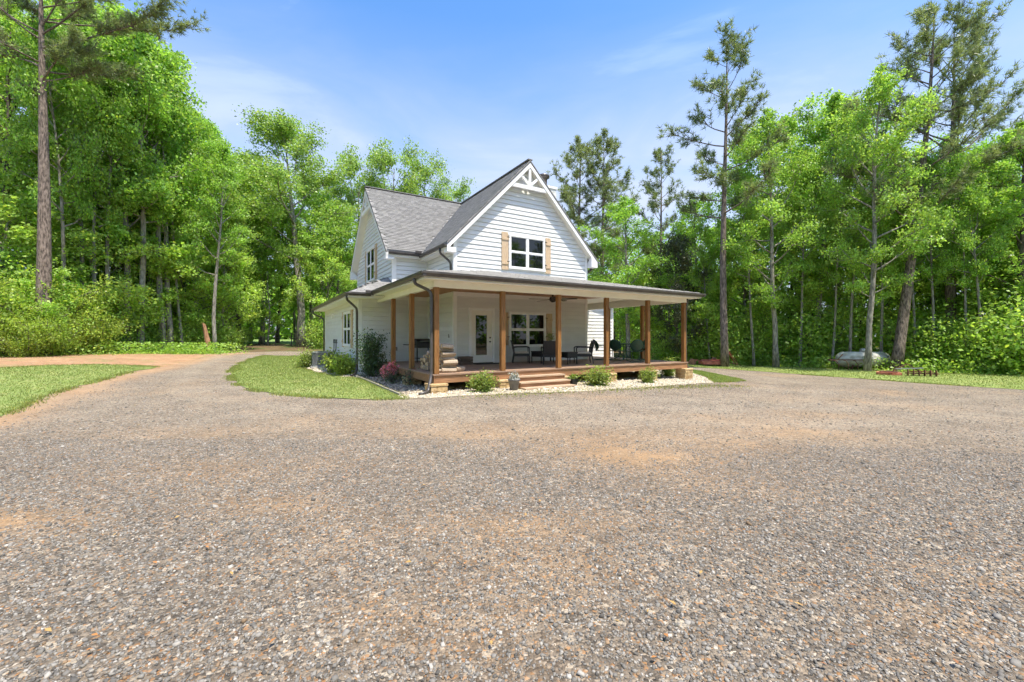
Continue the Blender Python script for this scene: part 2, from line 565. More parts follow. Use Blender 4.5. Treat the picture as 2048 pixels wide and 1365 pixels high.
M['clay'] = mat_ground('orange_clay_edge', [(0.36, (0.24, 0.145, 0.075)), (0.5, (0.33, 0.21, 0.12)), (0.64, (0.40, 0.28, 0.175))],
                       [((0.20, 0.17, 0.135), 0.48, 0.62, 1.4), ((0.12, 0.15, 0.045), 0.60, 0.68, 2.2)], 2.0, 30)
M['bed'] = mat_ground('bed_soil', [(0.36, (0.270, 0.223, 0.149)), (0.5, (0.419, 0.358, 0.257)), (0.64, (0.567, 0.506, 0.392))],
                      [((0.24, 0.2, 0.13), 0.56, 0.68, 1.6)], 2.0, 26)
M['pasture'] = mat_ground('pasture_grass', [(0.36, (0.13, 0.20, 0.05)), (0.5, (0.18, 0.26, 0.07)), (0.64, (0.24, 0.31, 0.10))], [], 0.4, 8)
M['dirt'] = mat_ground('brown_dirt', [(0.36, (0.10, 0.075, 0.05)), (0.5, (0.17, 0.13, 0.085)), (0.64, (0.25, 0.19, 0.13))], [], 1.2, 20)  # dark to mid brown dirt tones, mottled by noise


# ------------------------------------------------------------------ ground
LANES = [[(-18.2, 28), (-14.6, 21), (-11.2, 15.5), (-7.4, 11.2), (-2.5, 9.2), (2.5, 9.4), (7.5, 11.8), (11.5, 17), (10.8, 25)], [(-9, 12.5), (-4, 9.8), (1.0, 8.6), (6, 9.0), (12, 11.5), (18, 14)]]
SPOTS = [(1.5, 6.6, 2.2, 0.9, 0.55), (-1.6, 7.6, 1.9, 0.6, 0.45), (4.6, 8.4, 2.4, 0.7, 0.5), (-3.6, 5.0, 1.3, 0.5, 0.4), (9, 12, 2.4, 0.9, 0.5), (2.2, 4.6, 1.0, 0.3, 0.4), (1.6, 5.6, 0.9, 0.45, 1.0), (-4.3, 3.6, 0.55, 0.3, 1.1), (-2.2, 4.0, 0.5, 0.25, 0.6), (5.0, 7.4, 1.4, 0.6, 0.75), (0.4, 2.9, 0.35, 0.18, 0.5), (3.4, 6.3, 0.8, 0.4, 0.5), (-5.0, 7.0, 1.3, 0.4, 0.5), (7.0, 9.5, 1.5, 0.5, 0.7), (-1.0, 6.8, 1.0, 0.3, 0.4), (0.9, 3.7, 0.5, 0.2, 0.45)]


def vnoise(x, y, seed):
    """smooth value noise"""
    x0, y0 = np.floor(x), np.floor(y)
    fx, fy = x - x0, y - y0
    fx, fy = fx * fx * (3 - 2 * fx), fy * fy * (3 - 2 * fy)
    h = lambda a, b: np.modf(np.abs(np.sin(a * 127.1 + b * 311.7 + seed * 74.7) * 43758.5453))[0]
    return (h(x0, y0) * (1 - fx) + h(x0 + 1, y0) * fx) * (1 - fy) + (h(x0, y0 + 1) * (1 - fx) + h(x0 + 1, y0 + 1) * fx) * fy


def soil_at(X, Y):
    """0..1: how much tan soil shows through the stones"""
    X, Y = np.asarray(X, float), np.asarray(Y, float)
    s = np.clip((0.6 * vnoise(X * 0.45, Y * 0.6, 1) + 0.4 * vnoise(X * 1.3, Y * 1.7, 2) - 0.56) * 2.2, 0, 0.6)
    for cx, cy, rx, ry, w in SPOTS:
        s = s + w * np.exp(-((X - cx) / rx) ** 2 - ((Y - cy) / ry) ** 2)
    return np.clip(s * (0.55 + 0.9 * vnoise(X * 3.1, Y * 3.7, 3)), 0, 1)


CLAY_LINE = [(-9.9, -4), (-9.7, 3.0), (-9.35, 7.4), (-10.45, 8.9), (-11.8, 10.8), (-13.1, 13.0), (-14.3, 15.4), (-15.4, 18.2), (-17.5, 23.3), (-19.0, 27.2), (-20, 31)]


def clay_at(X, Y):
    """0..1: orange clay bared along the left edge of the drive"""
    X, Y = np.asarray(X, float), np.asarray(Y, float)
    d = np.full_like(X, 99.0)
    for (x0, y0), (x1, y1) in zip(CLAY_LINE[:-1], CLAY_LINE[1:]):
        dx, dy = x1 - x0, y1 - y0
        t = np.clip(((X - x0) * dx + (Y - y0) * dy) / (dx * dx + dy * dy), 0, 1)
        d = np.minimum(d, np.hypot(X - x0 - t * dx, Y - y0 - t * dy))
    return np.clip(1.25 * np.exp(-(d / (0.42 + 0.35 * vnoise(X * 0.8, Y * 0.8, 8))) ** 2), 0, 1)


def lane_at(X, Y):
    """0..1: wheel-worn, paler, finer lanes"""
    X, Y = np.asarray(X, float), np.asarray(Y, float)
    out = np.zeros_like(X)
    for ln in LANES:
        d = np.full_like(X, 99.0)
        for (x0, y0), (x1, y1) in zip(ln[:-1], ln[1:]):
            dx, dy = x1 - x0, y1 - y0
            t = np.clip(((X - x0) * dx + (Y - y0) * dy) / (dx * dx + dy * dy), 0, 1)
            d = np.minimum(d, np.hypot(X - x0 - t * dx, Y - y0 - t * dy))
        out = np.maximum(out, np.exp(-((np.abs(d) - 0.8) / 0.42) ** 2) + 0.35 * np.exp(-(d / 1.6) ** 2))
    t = np.clip((Y - 4.5) / 4.5, 0, 1)
    out = np.maximum(out, 0.62 * t * t * (3 - 2 * t))
    return np.clip(out * (0.45 + 0.85 * vnoise(X * 0.8, Y * 1.1, 5)), 0, 1)


def sheet(name, poly, mat, off, step=1.0, wear=False):
    """polygon laid on the ground, cut along a grid so that it follows the slope"""
    bm = bmesh.new()
    vv = [bm.verts.new((x, y, 0)) for x, y in poly]
    bm.faces.new(vv)
    xs = [p[0] for p in poly]
    ys = [p[1] for p in poly]
    for ax, lo, hi in ((0, min(xs), max(xs)), (1, min(ys), max(ys))):
        k = math.ceil(lo / step) * step
        while k < hi:
            nrm = (1, 0, 0) if ax == 0 else (0, 1, 0)
            co = (k, 0, 0) if ax == 0 else (0, k, 0)
            bmesh.ops.bisect_plane(bm, geom=bm.verts[:] + bm.edges[:] + bm.faces[:], plane_co=co, plane_no=nrm)
            k += step
    bmesh.ops.triangulate(bm, faces=bm.faces[:])
    for v in bm.verts:
        v.co.z = gz(v.co.x, v.co.y) + off
    bmesh.ops.recalc_face_normals(bm, faces=bm.faces[:])
    me = bpy.data.meshes.new(name)
    bm.to_mesh(me)
    bm.free()
    if len(me.polygons) and me.polygons[0].normal.z < 0: me.flip_normals()
    me.materials.append(mat)
    if wear:
        co = np.empty(len(me.vertices) * 3, np.float32)
        me.vertices.foreach_get('co', co)
        co = co.reshape(-1, 3)
        c = np.ones((len(co), 4), np.float32)
        c[:, 2] = clay_at(co[:, 0], co[:, 1])
        c[:, 0], c[:, 1] = soil_at(co[:, 0], co[:, 1]), lane_at(co[:, 0], co[:, 1])
        me.color_attributes.new('wear', 'FLOAT_COLOR', 'POINT').data.foreach_set('color', c.ravel())
    o = link(name, me)
    o['kind'] = 'structure'
    return o


def wobble(pts, amp=0.12, step=0.5, seed=1):
    """densify a closed outline with an irregular edge"""
    r = random.Random(seed)
    out = []
    n = len(pts)
    for i in range(n):
        (x0, y0), (x1, y1) = pts[i], pts[(i + 1) % n]
        d = math.hypot(x1 - x0, y1 - y0)
        k = max(1, min(40, int(d / step)))
        for j in range(k):
            t = j / k
            a = r.uniform(-amp, amp) if j else r.uniform(-amp, amp) * 0.3
            nx, ny = -(y1 - y0) / max(d, 1e-6), (x1 - x0) / max(d, 1e-6)
            out.append((x0 + (x1 - x0) * t + nx * a, y0 + (y1 - y0) * t + ny * a))
    return out


def big_ground():
    xs = [-300, -160, -90] + list(range(-60, 61, 2)) + [90, 160, 300]
    ys = [-200, -90, -40] + list(range(-20, 71, 2)) + [110, 180, 320]
    V = [(x, y, gz(x, y)) for y in ys for x in xs]
    nx = len(xs)
    F = [(j * nx + i, j * nx + i + 1, (j + 1) * nx + i + 1, (j + 1) * nx + i) for j in range(len(ys) - 1) for i in range(nx - 1)]
    o = link('ground', np_mesh('ground', V, F, M['forest_floor']))
    o['kind'] = 'structure'


big_ground()
GRAVEL = [(-16, -9), (-10.9, 3.0), (-10.6, 7.41), (-11.4, 8.86), (-12.8, 10.76), (-14.1, 13.2), (-15.2, 15.53), (-16.4, 18.16), (-18.5, 23.44),
          (-20.0, 27.17), (-20.6, 30.5), (-19.0, 34.5), (-14, 36.5), (-6, 37), (2, 34), (8.5, 29.3), (11.24, 26.27), (12.78, 25.31), (14.55, 23.34), (16.36, 20.42),
          (17.7, 18.08), (19.32, 15.93), (24, 10.5), (36, 0), (36, -9)]
sheet('gravel_driveway', wobble(GRAVEL, 0.1, 0.6, 3), M['gravel'], 0.012, 0.4, True)
LAWN_L = [(-10.35, -4), (-10.25, 5), (-10.1, 8.32), (-10.97, 9.45), (-12.2, 11.03), (-13.2, 12.74), (-14.0, 14.34), (-15.13, 16.5), (-15.91, 18.86), (-16.43, 19.35), (-18.58, 19.2),
          (-19.6, 17.97), (-19.9, 15.7), (-19.8, 13), (-22, 5), (-24, -4)]
sheet('lawn_left', wobble(LAWN_L, 0.12, 0.5, 8), M['lawn'], 0.028)
STRAW = [(-15.6, 18.4), (-16.6, 20.8), (-17.9, 23.6), (-19.2, 27.0), (-19.9, 28.6), (-21.41, 27.2), (-23.73, 26.2), (-25.42, 24.3), (-27.3, 22.25), (-30, 12), (-30, 0), (-23, 0), (-21.6, 5), (-19.5, 13),
         (-19.4, 18), (-18.5, 18.9), (-16.5, 19.0)]
sheet('pine_straw_bank', wobble(STRAW, 0.15, 0.6, 9), M['straw'], 0.016)
CRESC = [(-17.08, 29.18), (-16.23, 26.39), (-14.29, 22.09), (-12.18, 18.29), (-10.85, 16.3), (-9.0, 13.84), (-7.44, 12.22), (-6.08, 11.3), (-4.94, 10.85), (-3.79, 10.51), (-2.75, 10.6),
         (-2.89, 11.03), (-3.24, 11.59), (-4.4, 13.56), (-5.84, 15.96), (-6.39, 16.15), (-7.71, 17.39), (-9.39, 19.38), (-10.9, 21.49), (-12.94, 26.38), (-14.4, 30.73)]
sheet('lawn_beside_house', wobble(CRESC, 0.06, 0.4, 11), M['lawn'], 0.030)
BED = [(-2.81, 10.6), (-1.96, 10.76), (-1.12, 11.21), (-0.33, 11.49), (0.5, 11.75), (1.96, 12.14), (3.51, 13.11), (5.4, 14.42), (7.77, 16.2), (8.4, 18.3), (8.9, 20.75), (7, 25),
       (-6, 32), (-12, 29), (-12.6, 26.0), (-10.6, 21.4), (-9.2, 19.38), (-7.6, 17.39), (-6.3, 16.15), (-5.75, 15.96), (-4.3, 13.56), (-3.16, 11.59)]
sheet('stone_bed', wobble(BED, 0.1, 0.4, 13), M['bed'], 0.022)
TRI = [(7.95, 16.45), (9.75, 17.5), (10.05, 19.6), (10.2, 22.6), (9.8, 25), (8.9, 25.5), (9.0, 21), (8.55, 18.4)]
sheet('lawn_right_of_porch', wobble(TRI, 0.08, 0.4, 15), M['lawn'], 0.032)
STRIP = [(4.5, 31.8), (8.5, 29.1), (11.24, 26.27), (12.78, 25.31), (14.55, 23.34), (16.36, 20.42), (17.7, 18.08), (19.32, 15.93), (24, 10.5), (36, 0), (44, 0), (36, 12), (26.6, 20.6), (23.4, 22.6),
         (21.0, 24.4), (18.8, 26.7), (16.0, 28.6), (12.99, 29.4), (8, 33)]
sheet('grass_verge', wobble(STRIP, 0.15, 0.5, 17), M['lawn'], 0.026)
PAST = [(-60, 44), (-28, 42.5), (-12, 41), (4, 44), (10, 75), (-10, 120), (-90, 120)]
sheet('pasture', PAST, M['pasture'], 0.03, 2.0)


# ------------------------------------------------------------------ the house (a = along the front, b = towards the back)
HX, HY, HA = -2.143, 11.9, R(31.066)
CA, SA = math.cos(HA), math.sin(HA)


def hw(a, b, z=0.0):
    return (HX + a * CA - b * SA, HY + a * SA + b * CA, z)


house = empty('farmhouse', (HX, HY, 0), HA)
tag(house, 'white two-storey farmhouse with grey shingle gables and a wrap-around timber porch', 'house')
DK = 0.527                      # deck height
A0, A1, B1, B2 = 2.09, 8.68, 3.6, 6.5
AM, RZ = 5.385, 8.9             # main ridge
SP = 2.16
PW = SP * 5                     # 10.8


def front(bp):   # wall facing the drive
    return lambda s, z, d: (s, bp - d, z)


def leftw(ap):   # wall facing left
    return lambda s, z, d: (ap - d, s, z)


def rightw(ap):
    return lambda s, z, d: (ap + d, s, z)


EX = 0.181


def siding(name, P, rng_, z0, z1, phase=0.0):
    """lap boards, one object per course; rng_(z) -> (s0, s1)"""
    core_pts = []
    zz = np.linspace(z0, z1, 14)
    core_pts = [(rng_(z)[0], z) for z in zz] + [(rng_(z)[1], z) for z in zz[::-1]]
    d0 = Vector(P(0, 0, 0)) - Vector(P(0, 0, 1))
    w = MB().prism([P(s, z, -0.014) for s, z in core_pts], d0 * 0.14).build(name, M['siding'], house)
    z = z0 - phase
    while z < z1 - 0.02:
        zb, zt = max(z, z0), min(z + EX - 0.013, z1)
        s0, s1 = rng_(zb)
        t0, t1 = rng_(zt)
        if s1 - s0 < 0.05: break
        if t1 - t0 < 0.02: t0 = t1 = (t0 + t1) / 2
        cut = [0.0, 1.0]
        if s1 - s0 > 3.9: cut = [0.0, rnd.uniform(1.2, s1 - s0 - 1.2) / (s1 - s0), 1.0]
        for f0, f1 in zip(cut[:-1], cut[1:]):
            g0, g1 = (0.0 if f0 == 0 else 0.002), (0.0 if f1 == 1 else 0.002)
            x0, x1, y0, y1 = s0 + (s1 - s0) * f0 + g0, s0 + (s1 - s0) * f1 - g1, t0 + (t1 - t0) * f0 + g0, t0 + (t1 - t0) * f1 - g1
            q = rnd.uniform(-0.002, 0.002)
            MB().hexa([P(x0, zb, 0.030 + q), P(x1, zb, 0.030 + q), P(x1, zb, -0.010), P(x0, zb, -0.010),
                       P(y0, zt, 0.006 + q), P(y1, zt, 0.006 + q), P(y1, zt, -0.010), P(y0, zt, -0.010)]).build('siding_board', M['siding'], w)
        z += EX
    return w


def pbox(m, P, s0, s1, z0, z1, d0, d1):
    return m.hexa([P(s0, z0, d1), P(s1, z0, d1), P(s1, z0, d0), P(s0, z0, d0), P(s0, z1, d1), P(s1, z1, d1), P(s1, z1, d0), P(s0, z1, d0)])


def window(P0, s0, s1, z0, z1, cols=2, rows=2, t=0.085):
    P = lambda s, z, d: P0(s, z, d + 0.024 if d > -0.004 else d)
    f = MB()
    pbox(f, P, s0, s1, z1 - t, z1, -0.01, 0.05)
    pbox(f, P, s0 - 0.02, s1 + 0.02, z0, z0 + t, -0.01, 0.065)
    pbox(f, P, s0, s0 + t, z0 + t, z1 - t, -0.01, 0.048)
    pbox(f, P, s1 - t, s1, z0 + t, z1 - t, -0.01, 0.048)
    w = f.build('window', M['trim'], house)
    cw = (s1 - s0 - 2 * t) / cols
    if cols == 2:
        m = MB()
        c = (s0 + s1) / 2
        pbox(m, P, c - 0.05, c + 0.05, z0 + t, z1 - t, -0.01, 0.042).build('mullion', M['trim'], w)
    hh = (z1 - z0 - 2 * t) / rows
    for i in range(cols):
        a0 = s0 + t + i * cw + (0.05 if i else 0)
        a1 = s0 + t + (i + 1) * cw - (0.05 if i < cols - 1 else 0)
        r = MB()
        zc = (z0 + z1) / 2
        pbox(r, P, a0, a1, zc - 0.028, zc + 0.028, -0.005, 0.034).build('meeting_rail', M['trim'], w)
        for j in range(rows):
            p0 = z0 + t + j * hh + (0.028 if j else 0)
            p1 = z0 + t + (j + 1) * hh - (0.028 if j < rows - 1 else 0)
            s = MB()
            e = 0.026
            pbox(s, P, a0, a0 + e, p0, p1, 0.0, 0.026)
            pbox(s, P, a1 - e, a1, p0, p1, 0.0, 0.026)
            pbox(s, P, a0 + e, a1 - e, p0, p0 + e, 0.0, 0.026)
            pbox(s, P, a0 + e, a1 - e, p1 - e, p1, 0.0, 0.026)
            s.build('sash', M['trim'], w)
            g = MB()
            pbox(g, P, a0 + e, a1 - e, p0 + e, p1 - e, 0.006, 0.017).build('pane', M['glass'], w)
    return w


def shutter(P0, s0, s1, z0, z1, hinge_side=1):
    P = lambda s, z, d: P0(s, z, d + 0.015 if d > 0.01 else d)
    m = MB()
    pbox(m, P, s0, s1, z0, z1, 0.0, 0.045)
    sh = m.build('shutter', M['shutter'], house)
    for zz in (z0 + 0.22, z1 - 0.32):
        b = MB()
        pbox(b, P, s0 - 0.004, s1 + 0.004, zz, zz + 0.10, 0.045, 0.072).build('batten', M['shutter'], sh)
        h = MB()
        e = s1 if hinge_side > 0 else s0
        pbox(h, P, e - 0.06, e + 0.05, zz + 0.11, zz + 0.14, 0.046, 0.062).build('hinge', M['iron'], sh)
    return sh


def corner_board(P, s0, s1, z0, z1, Q=None, q0=0, q1=0):
    m = MB()
    pbox(m, P, s0, s1, z0, z1, -0.02, 0.032)
    if Q: pbox(m, Q, q0, q1, z0, z1, -0.018, 0.031)
    return m.build('corner_board', M['trim'], house)


# --- walls
MS = 1.03                                                     # main roof slope
WS = 0.95                                                     # side wing roof slope
BR = 10.15                                                    # side wing ridge


def gable_main(z):
    if z <= RZ - MS * (AM - A0) - 0.12: return (A0, A1)
    h = max(0.0, (RZ - 0.12 - z) / MS)
    return (AM - h, AM + h)


siding('wall_front_lower', front(B1), lambda z: (A0, A1), DK, 3.28)
siding('wall_front_gable', front(B1), gable_main, 3.75, RZ - 0.13)
siding('wall_main_left', leftw(A0), lambda z: (B1, B2), DK, 5.35)
siding('wall_main_right', rightw(A1), lambda z: (B1, 13.8), DK, 5.35)
siding('wall_wing_front', front(B2), lambda z: (-0.8, A0) if z < 3.45 else (0.55, A0), 0.06, 5.30)
siding('wall_rear_front', front(B2), lambda z: (A1, 13.2) if z < 3.42 else (A1, max(A1, 13.2 - (z - 3.42) / 0.28)), -0.3, 4.5)


def gable_wing(z):
    if z <= RZ - WS * (BR - B2) - 0.12: return (B2, 2 * BR - B2)
    h = max(0.0, (RZ - 0.12 - z) / WS)
    return (BR - h, BR + h)


siding('wall_wing_gable', leftw(0.55), gable_wing, 3.6, RZ - 0.13)
siding('wall_wing_lower', leftw(-0.8), lambda z: (B2, 16.3), 0.02, 3.16)
MB().box(A0 + 0.2, 12.9, 13.6, 13.75, 0, 5.2).build('wall_rear', M['siding'], house)
MB().box(13.0, 13.18, 6.7, 13.6, -0.4, 3.4).build('wall_rear_side', M['siding'], house)
# corner boards
corner_board(front(B1), A0 - 0.002, A0 + 0.11, DK, 3.12, leftw(A0), B1 - 0.03, B1 + 0.11)
corner_board(front(B1), A0 - 0.002, A0 + 0.11, 3.9, 5.28, leftw(A0), B1 - 0.03, B1 + 0.11)
corner_board(front(B1), A1 - 0.11, A1 + 0.002, DK, 3.12, rightw(A1), B1 - 0.03, B1 + 0.11)
corner_board(front(B1), A1 - 0.11, A1 + 0.002, 3.9, 5.28, rightw(A1), B1 - 0.03, B1 + 0.11)
corner_board(front(B2), -0.802, -0.69, 0.06, 3.14, leftw(-0.8), B2 - 0.03, B2 + 0.11)
corner_board(front(B2), 0.548, 0.70, 3.5, 5.05, leftw(0.55), B2 - 0.03, B2 + 0.04)
corner_board(front(B2), 13.09, 13.2, -0.3, 3.38)
corner_board(leftw(-0.8), 16.2, 16.3, 0.02, 3.14)
# frieze boards under the porch ceiling and the eaves
fr = MB()
pbox(fr, front(B1), A0 - 0.035, A1 + 0.035, 3.13, 3.29, -0.01, 0.036)
fr.build('frieze_board', M['trim'], house)
fr = MB()
pbox(fr, leftw(A0), B1 + 0.01, B2, 3.13, 3.29, -0.01, 0.034)
fr.build('frieze_board', M['trim'], house)
fr = MB()
pbox(fr, front(B2), -0.69, A0, 3.13, 3.29, -0.01, 0.030)
fr.build('frieze_board', M['trim'], house)
fr = MB()
pbox(fr, front(B2), 0.55, A0, 4.94, 5.10, -0.01, 0.033)
fr.build('frieze_board', M['trim'], house)

# --- openings
window(front(B1), 4.50, 6.34, 1.13, 2.60)
shutter(front(B1), 6.38, 6.68, 1.22, 2.56, -1)
shutter(front(B1), 4.16, 4.46, 1.22, 2.56, 1)
window(front(B1), 4.50, 6.30, 4.36, 5.78)
shutter(front(B1), 4.16, 4.46, 4.30, 5.83, 1)
shutter(front(B1), 6.34, 6.60, 4.30, 5.83, -1)
window(leftw(0.55), 9.45, 11.15, 4.30, 5.95)
shutter(leftw(0.55), 9.08, 9.41, 4.32, 5.98, 1)
shutter(leftw(0.55), 11.19, 11.5, 4.32, 5.98, -1)
window(leftw(-0.8), 8.02, 9.80, 1.13, 2.70)
shutter(leftw(-0.8), 7.62, 7.98, 1.08, 2.72, 1)
shutter(leftw(-0.8), 9.84, 10.12, 1.08, 2.72, -1)

# door with a full glass light
P = lambda s, z, d: front(B1)(s, z, d + 0.026 if d > -0.004 else d)
dr = MB()
pbox(dr, P, 2.80, 3.72, DK + 0.02, 2.60, -0.01, 0.012)
door = dr.build('door', M['door'], house)
m = MB()
pbox(m, P, 2.70, 2.80, DK, 2.70, -0.01, 0.045)
pbox(m, P, 3.72, 3.82, DK, 2.70, -0.01, 0.045)
pbox(m, P, 2.80, 3.72, 2.60, 2.70, -0.01, 0.044)
m.build('door_casing', M['trim'], door)
m = MB()
pbox(m, P, 2.955, 2.985, 0.82, 2.44, 0.012, 0.03); pbox(m, P, 3.475, 3.505, 0.82, 2.44, 0.012, 0.03)
pbox(m, P, 2.985, 3.475, 2.41, 2.44, 0.012, 0.029); pbox(m, P, 2.985, 3.475, 0.82, 0.85, 0.012, 0.029)
m.build('glass_frame', M['door'], door)
m = MB()
pbox(m, P, 2.985, 3.475, 0.85, 2.41, 0.013, 0.019).build('pane', M['glass'], door)
m = MB()
hv = MB()
for zz in (1.53, 1.37):
    hv.tube([P(3.62, zz, 0.01), P(3.62, zz, 0.03), P(3.62, zz, 0.06)], [0.034, 0.022, 0.03], 10)
hv.build('handle', M['brass'], door)
m = MB()
pbox(m, P, 2.80, 3.72, DK + 0.001, DK + 0.03, 0.0, 0.09).build('threshold', M['brass'], door)
# switch plate and outlets
for PP, s, z in ((leftw(A0), 4.05, 1.60), (leftw(A0), 4.3, 0.95)):
    m = MB()
    pbox(m, PP, s - 0.045, s + 0.045, z - 0.07, z + 0.07, 0.012, 0.032).build('switch_plate', M['plate'], house)
m = MB()
pbox(m, front(B2), 0.62, 0.74, 0.98, 1.14, 0.01, 0.05).build('outlet_box', M['plate'], house)
m = MB()
pbox(m, leftw(-0.8), 13.1, 13.3, 2.55, 2.75, 0.01, 0.09).build('floodlight', M['trim'], house)

# --- roofs
def slab(name, pts, th=0.10, mat=None, parent=None):
    return MB().prism(pts, (0, 0, -th)).build(name, mat or M['shingle_base'], parent or house)


M['shingle_base'] = mat_noise('shingle_base', (0.19, 0.187, 0.18), (0.28, 0.275, 0.265), 30, 0.95)
nrng = np.random.default_rng(11)


def shingles(o, e, s, n, L, H, keep, parent, expo=0.125, tab=0.27, lf=0.022):
    """laid tabs on a roof plane: origin o, eave direction e, upslope direction s, normal n"""
    o, e, s, n = [np.array(x, float) for x in (o, e, s, n)]
    V, F, T = [], [], []
    rows = int(H / expo)
    for r in range(rows):
        x = -nrng.uniform(0, tab)
        while x < L:
            w = tab * nrng.uniform(0.55, 1.25)
            c = o + e * (x + w / 2) + s * (r * expo + expo / 2)
            if keep(c, x + w / 2, r * expo + expo / 2) and 0 <= x + w * 0.3 and x + w * 0.7 <= L:
                x0, x1 = max(x, 0), min(x + w - 0.006, L)
                lift = lf + nrng.uniform(0, 0.5 * lf)
                p = [o + e * x0 + s * (r * expo) + n * lift, o + e * x1 + s * (r * expo) + n * lift,
                     o + e * x1 + s * ((r + 1) * expo + 0.02) + n * 0.010, o + e * x0 + s * ((r + 1) * expo + 0.02) + n * 0.010,
                     o + e * x0 + s * (r * expo) + n * 0.002, o + e * x1 + s * (r * expo) + n * 0.002]
                b = len(V)
                V += p
                F += [(b, b + 1, b + 2, b + 3), (b + 4, b + 5, b + 1, b)]
                g = nrng.choice([0.225, 0.25, 0.265, 0.285], p=[0.22, 0.33, 0.3, 0.15]) * nrng.uniform(0.92, 1.08)
                T += [(g * 1.0, g * 0.975, g * 0.93)] * 6
            x += w
    ob = link('shingles', np_mesh('shingles', V, F, M['shingle'], T), parent)
    ob['kind'] = 'stuff'
    return ob


def main_z(a): return RZ - MS * abs(a - AM)
def wing_z(b): return RZ - WS * abs(b - BR)


GF = B1 - 0.30                                                 # front gable rake plane
E_A0, E_A1 = A0 - 0.40, A1 + 0.40                              # main eaves
E_B0 = B2 - 0.30                                               # side wing front eave
WL = 0.20                                                      # side wing rake plane
mr = slab('roof_main_left', [(E_A0, GF, main_z(E_A0)), (AM, GF, RZ), (AM, 14.1, RZ), (E_A0, 14.1, main_z(E_A0))])
sl = math.sqrt(1 + MS * MS)
shingles((E_A0, GF, main_z(E_A0)), (0, 1, 0), (1 / sl, 0, MS / sl), (-MS / sl, 0, 1 / sl), 14.1 - GF, (AM - E_A0) * sl,
         lambda c, x, y: main_z(c[0]) > wing_z(c[1]) - 0.02 if c[1] > E_B0 else True, mr, lf=0.012)
mr2 = slab('roof_main_right', [(E_A1, GF, main_z(E_A1)), (AM, GF, RZ - 0.002), (AM, 14.1, RZ - 0.002), (E_A1, 14.1, main_z(E_A1))])
wr = slab('roof_wing_front', [(WL, E_B0, wing_z(E_B0)), (WL, BR, RZ - 0.003), (AM, BR, RZ - 0.003), (AM, E_B0, wing_z(E_B0))], 0.099)
sl = math.sqrt(1 + WS * WS)
shingles((WL, E_B0, wing_z(E_B0)), (1, 0, 0), (0, 1 / sl, WS / sl), (0, -WS / sl, 1 / sl), AM - WL, (BR - E_B0) * sl,
         lambda c, x, y: wing_z(c[1]) > main_z(c[0]) - 0.02 if c[0] > E_A0 else True, wr)
slab('roof_wing_back', [(WL, 2 * BR - E_B0, wing_z(E_B0)), (WL, BR, RZ - 0.004), (AM, BR, RZ - 0.004), (AM, 2 * BR - E_B0, wing_z(E_B0))], 0.098)
MB().bar((AM, GF - 0.01, RZ + 0.02), (AM, 14.1, RZ + 0.02), 0.22, 0.035).build('ridge_cap', M['shingle_base'], mr)
MB().bar((WL - 0.01, BR, RZ + 0.018), (AM, BR, RZ + 0.018), 0.22, 0.035).build('ridge_cap', M['shingle_base'], wr)


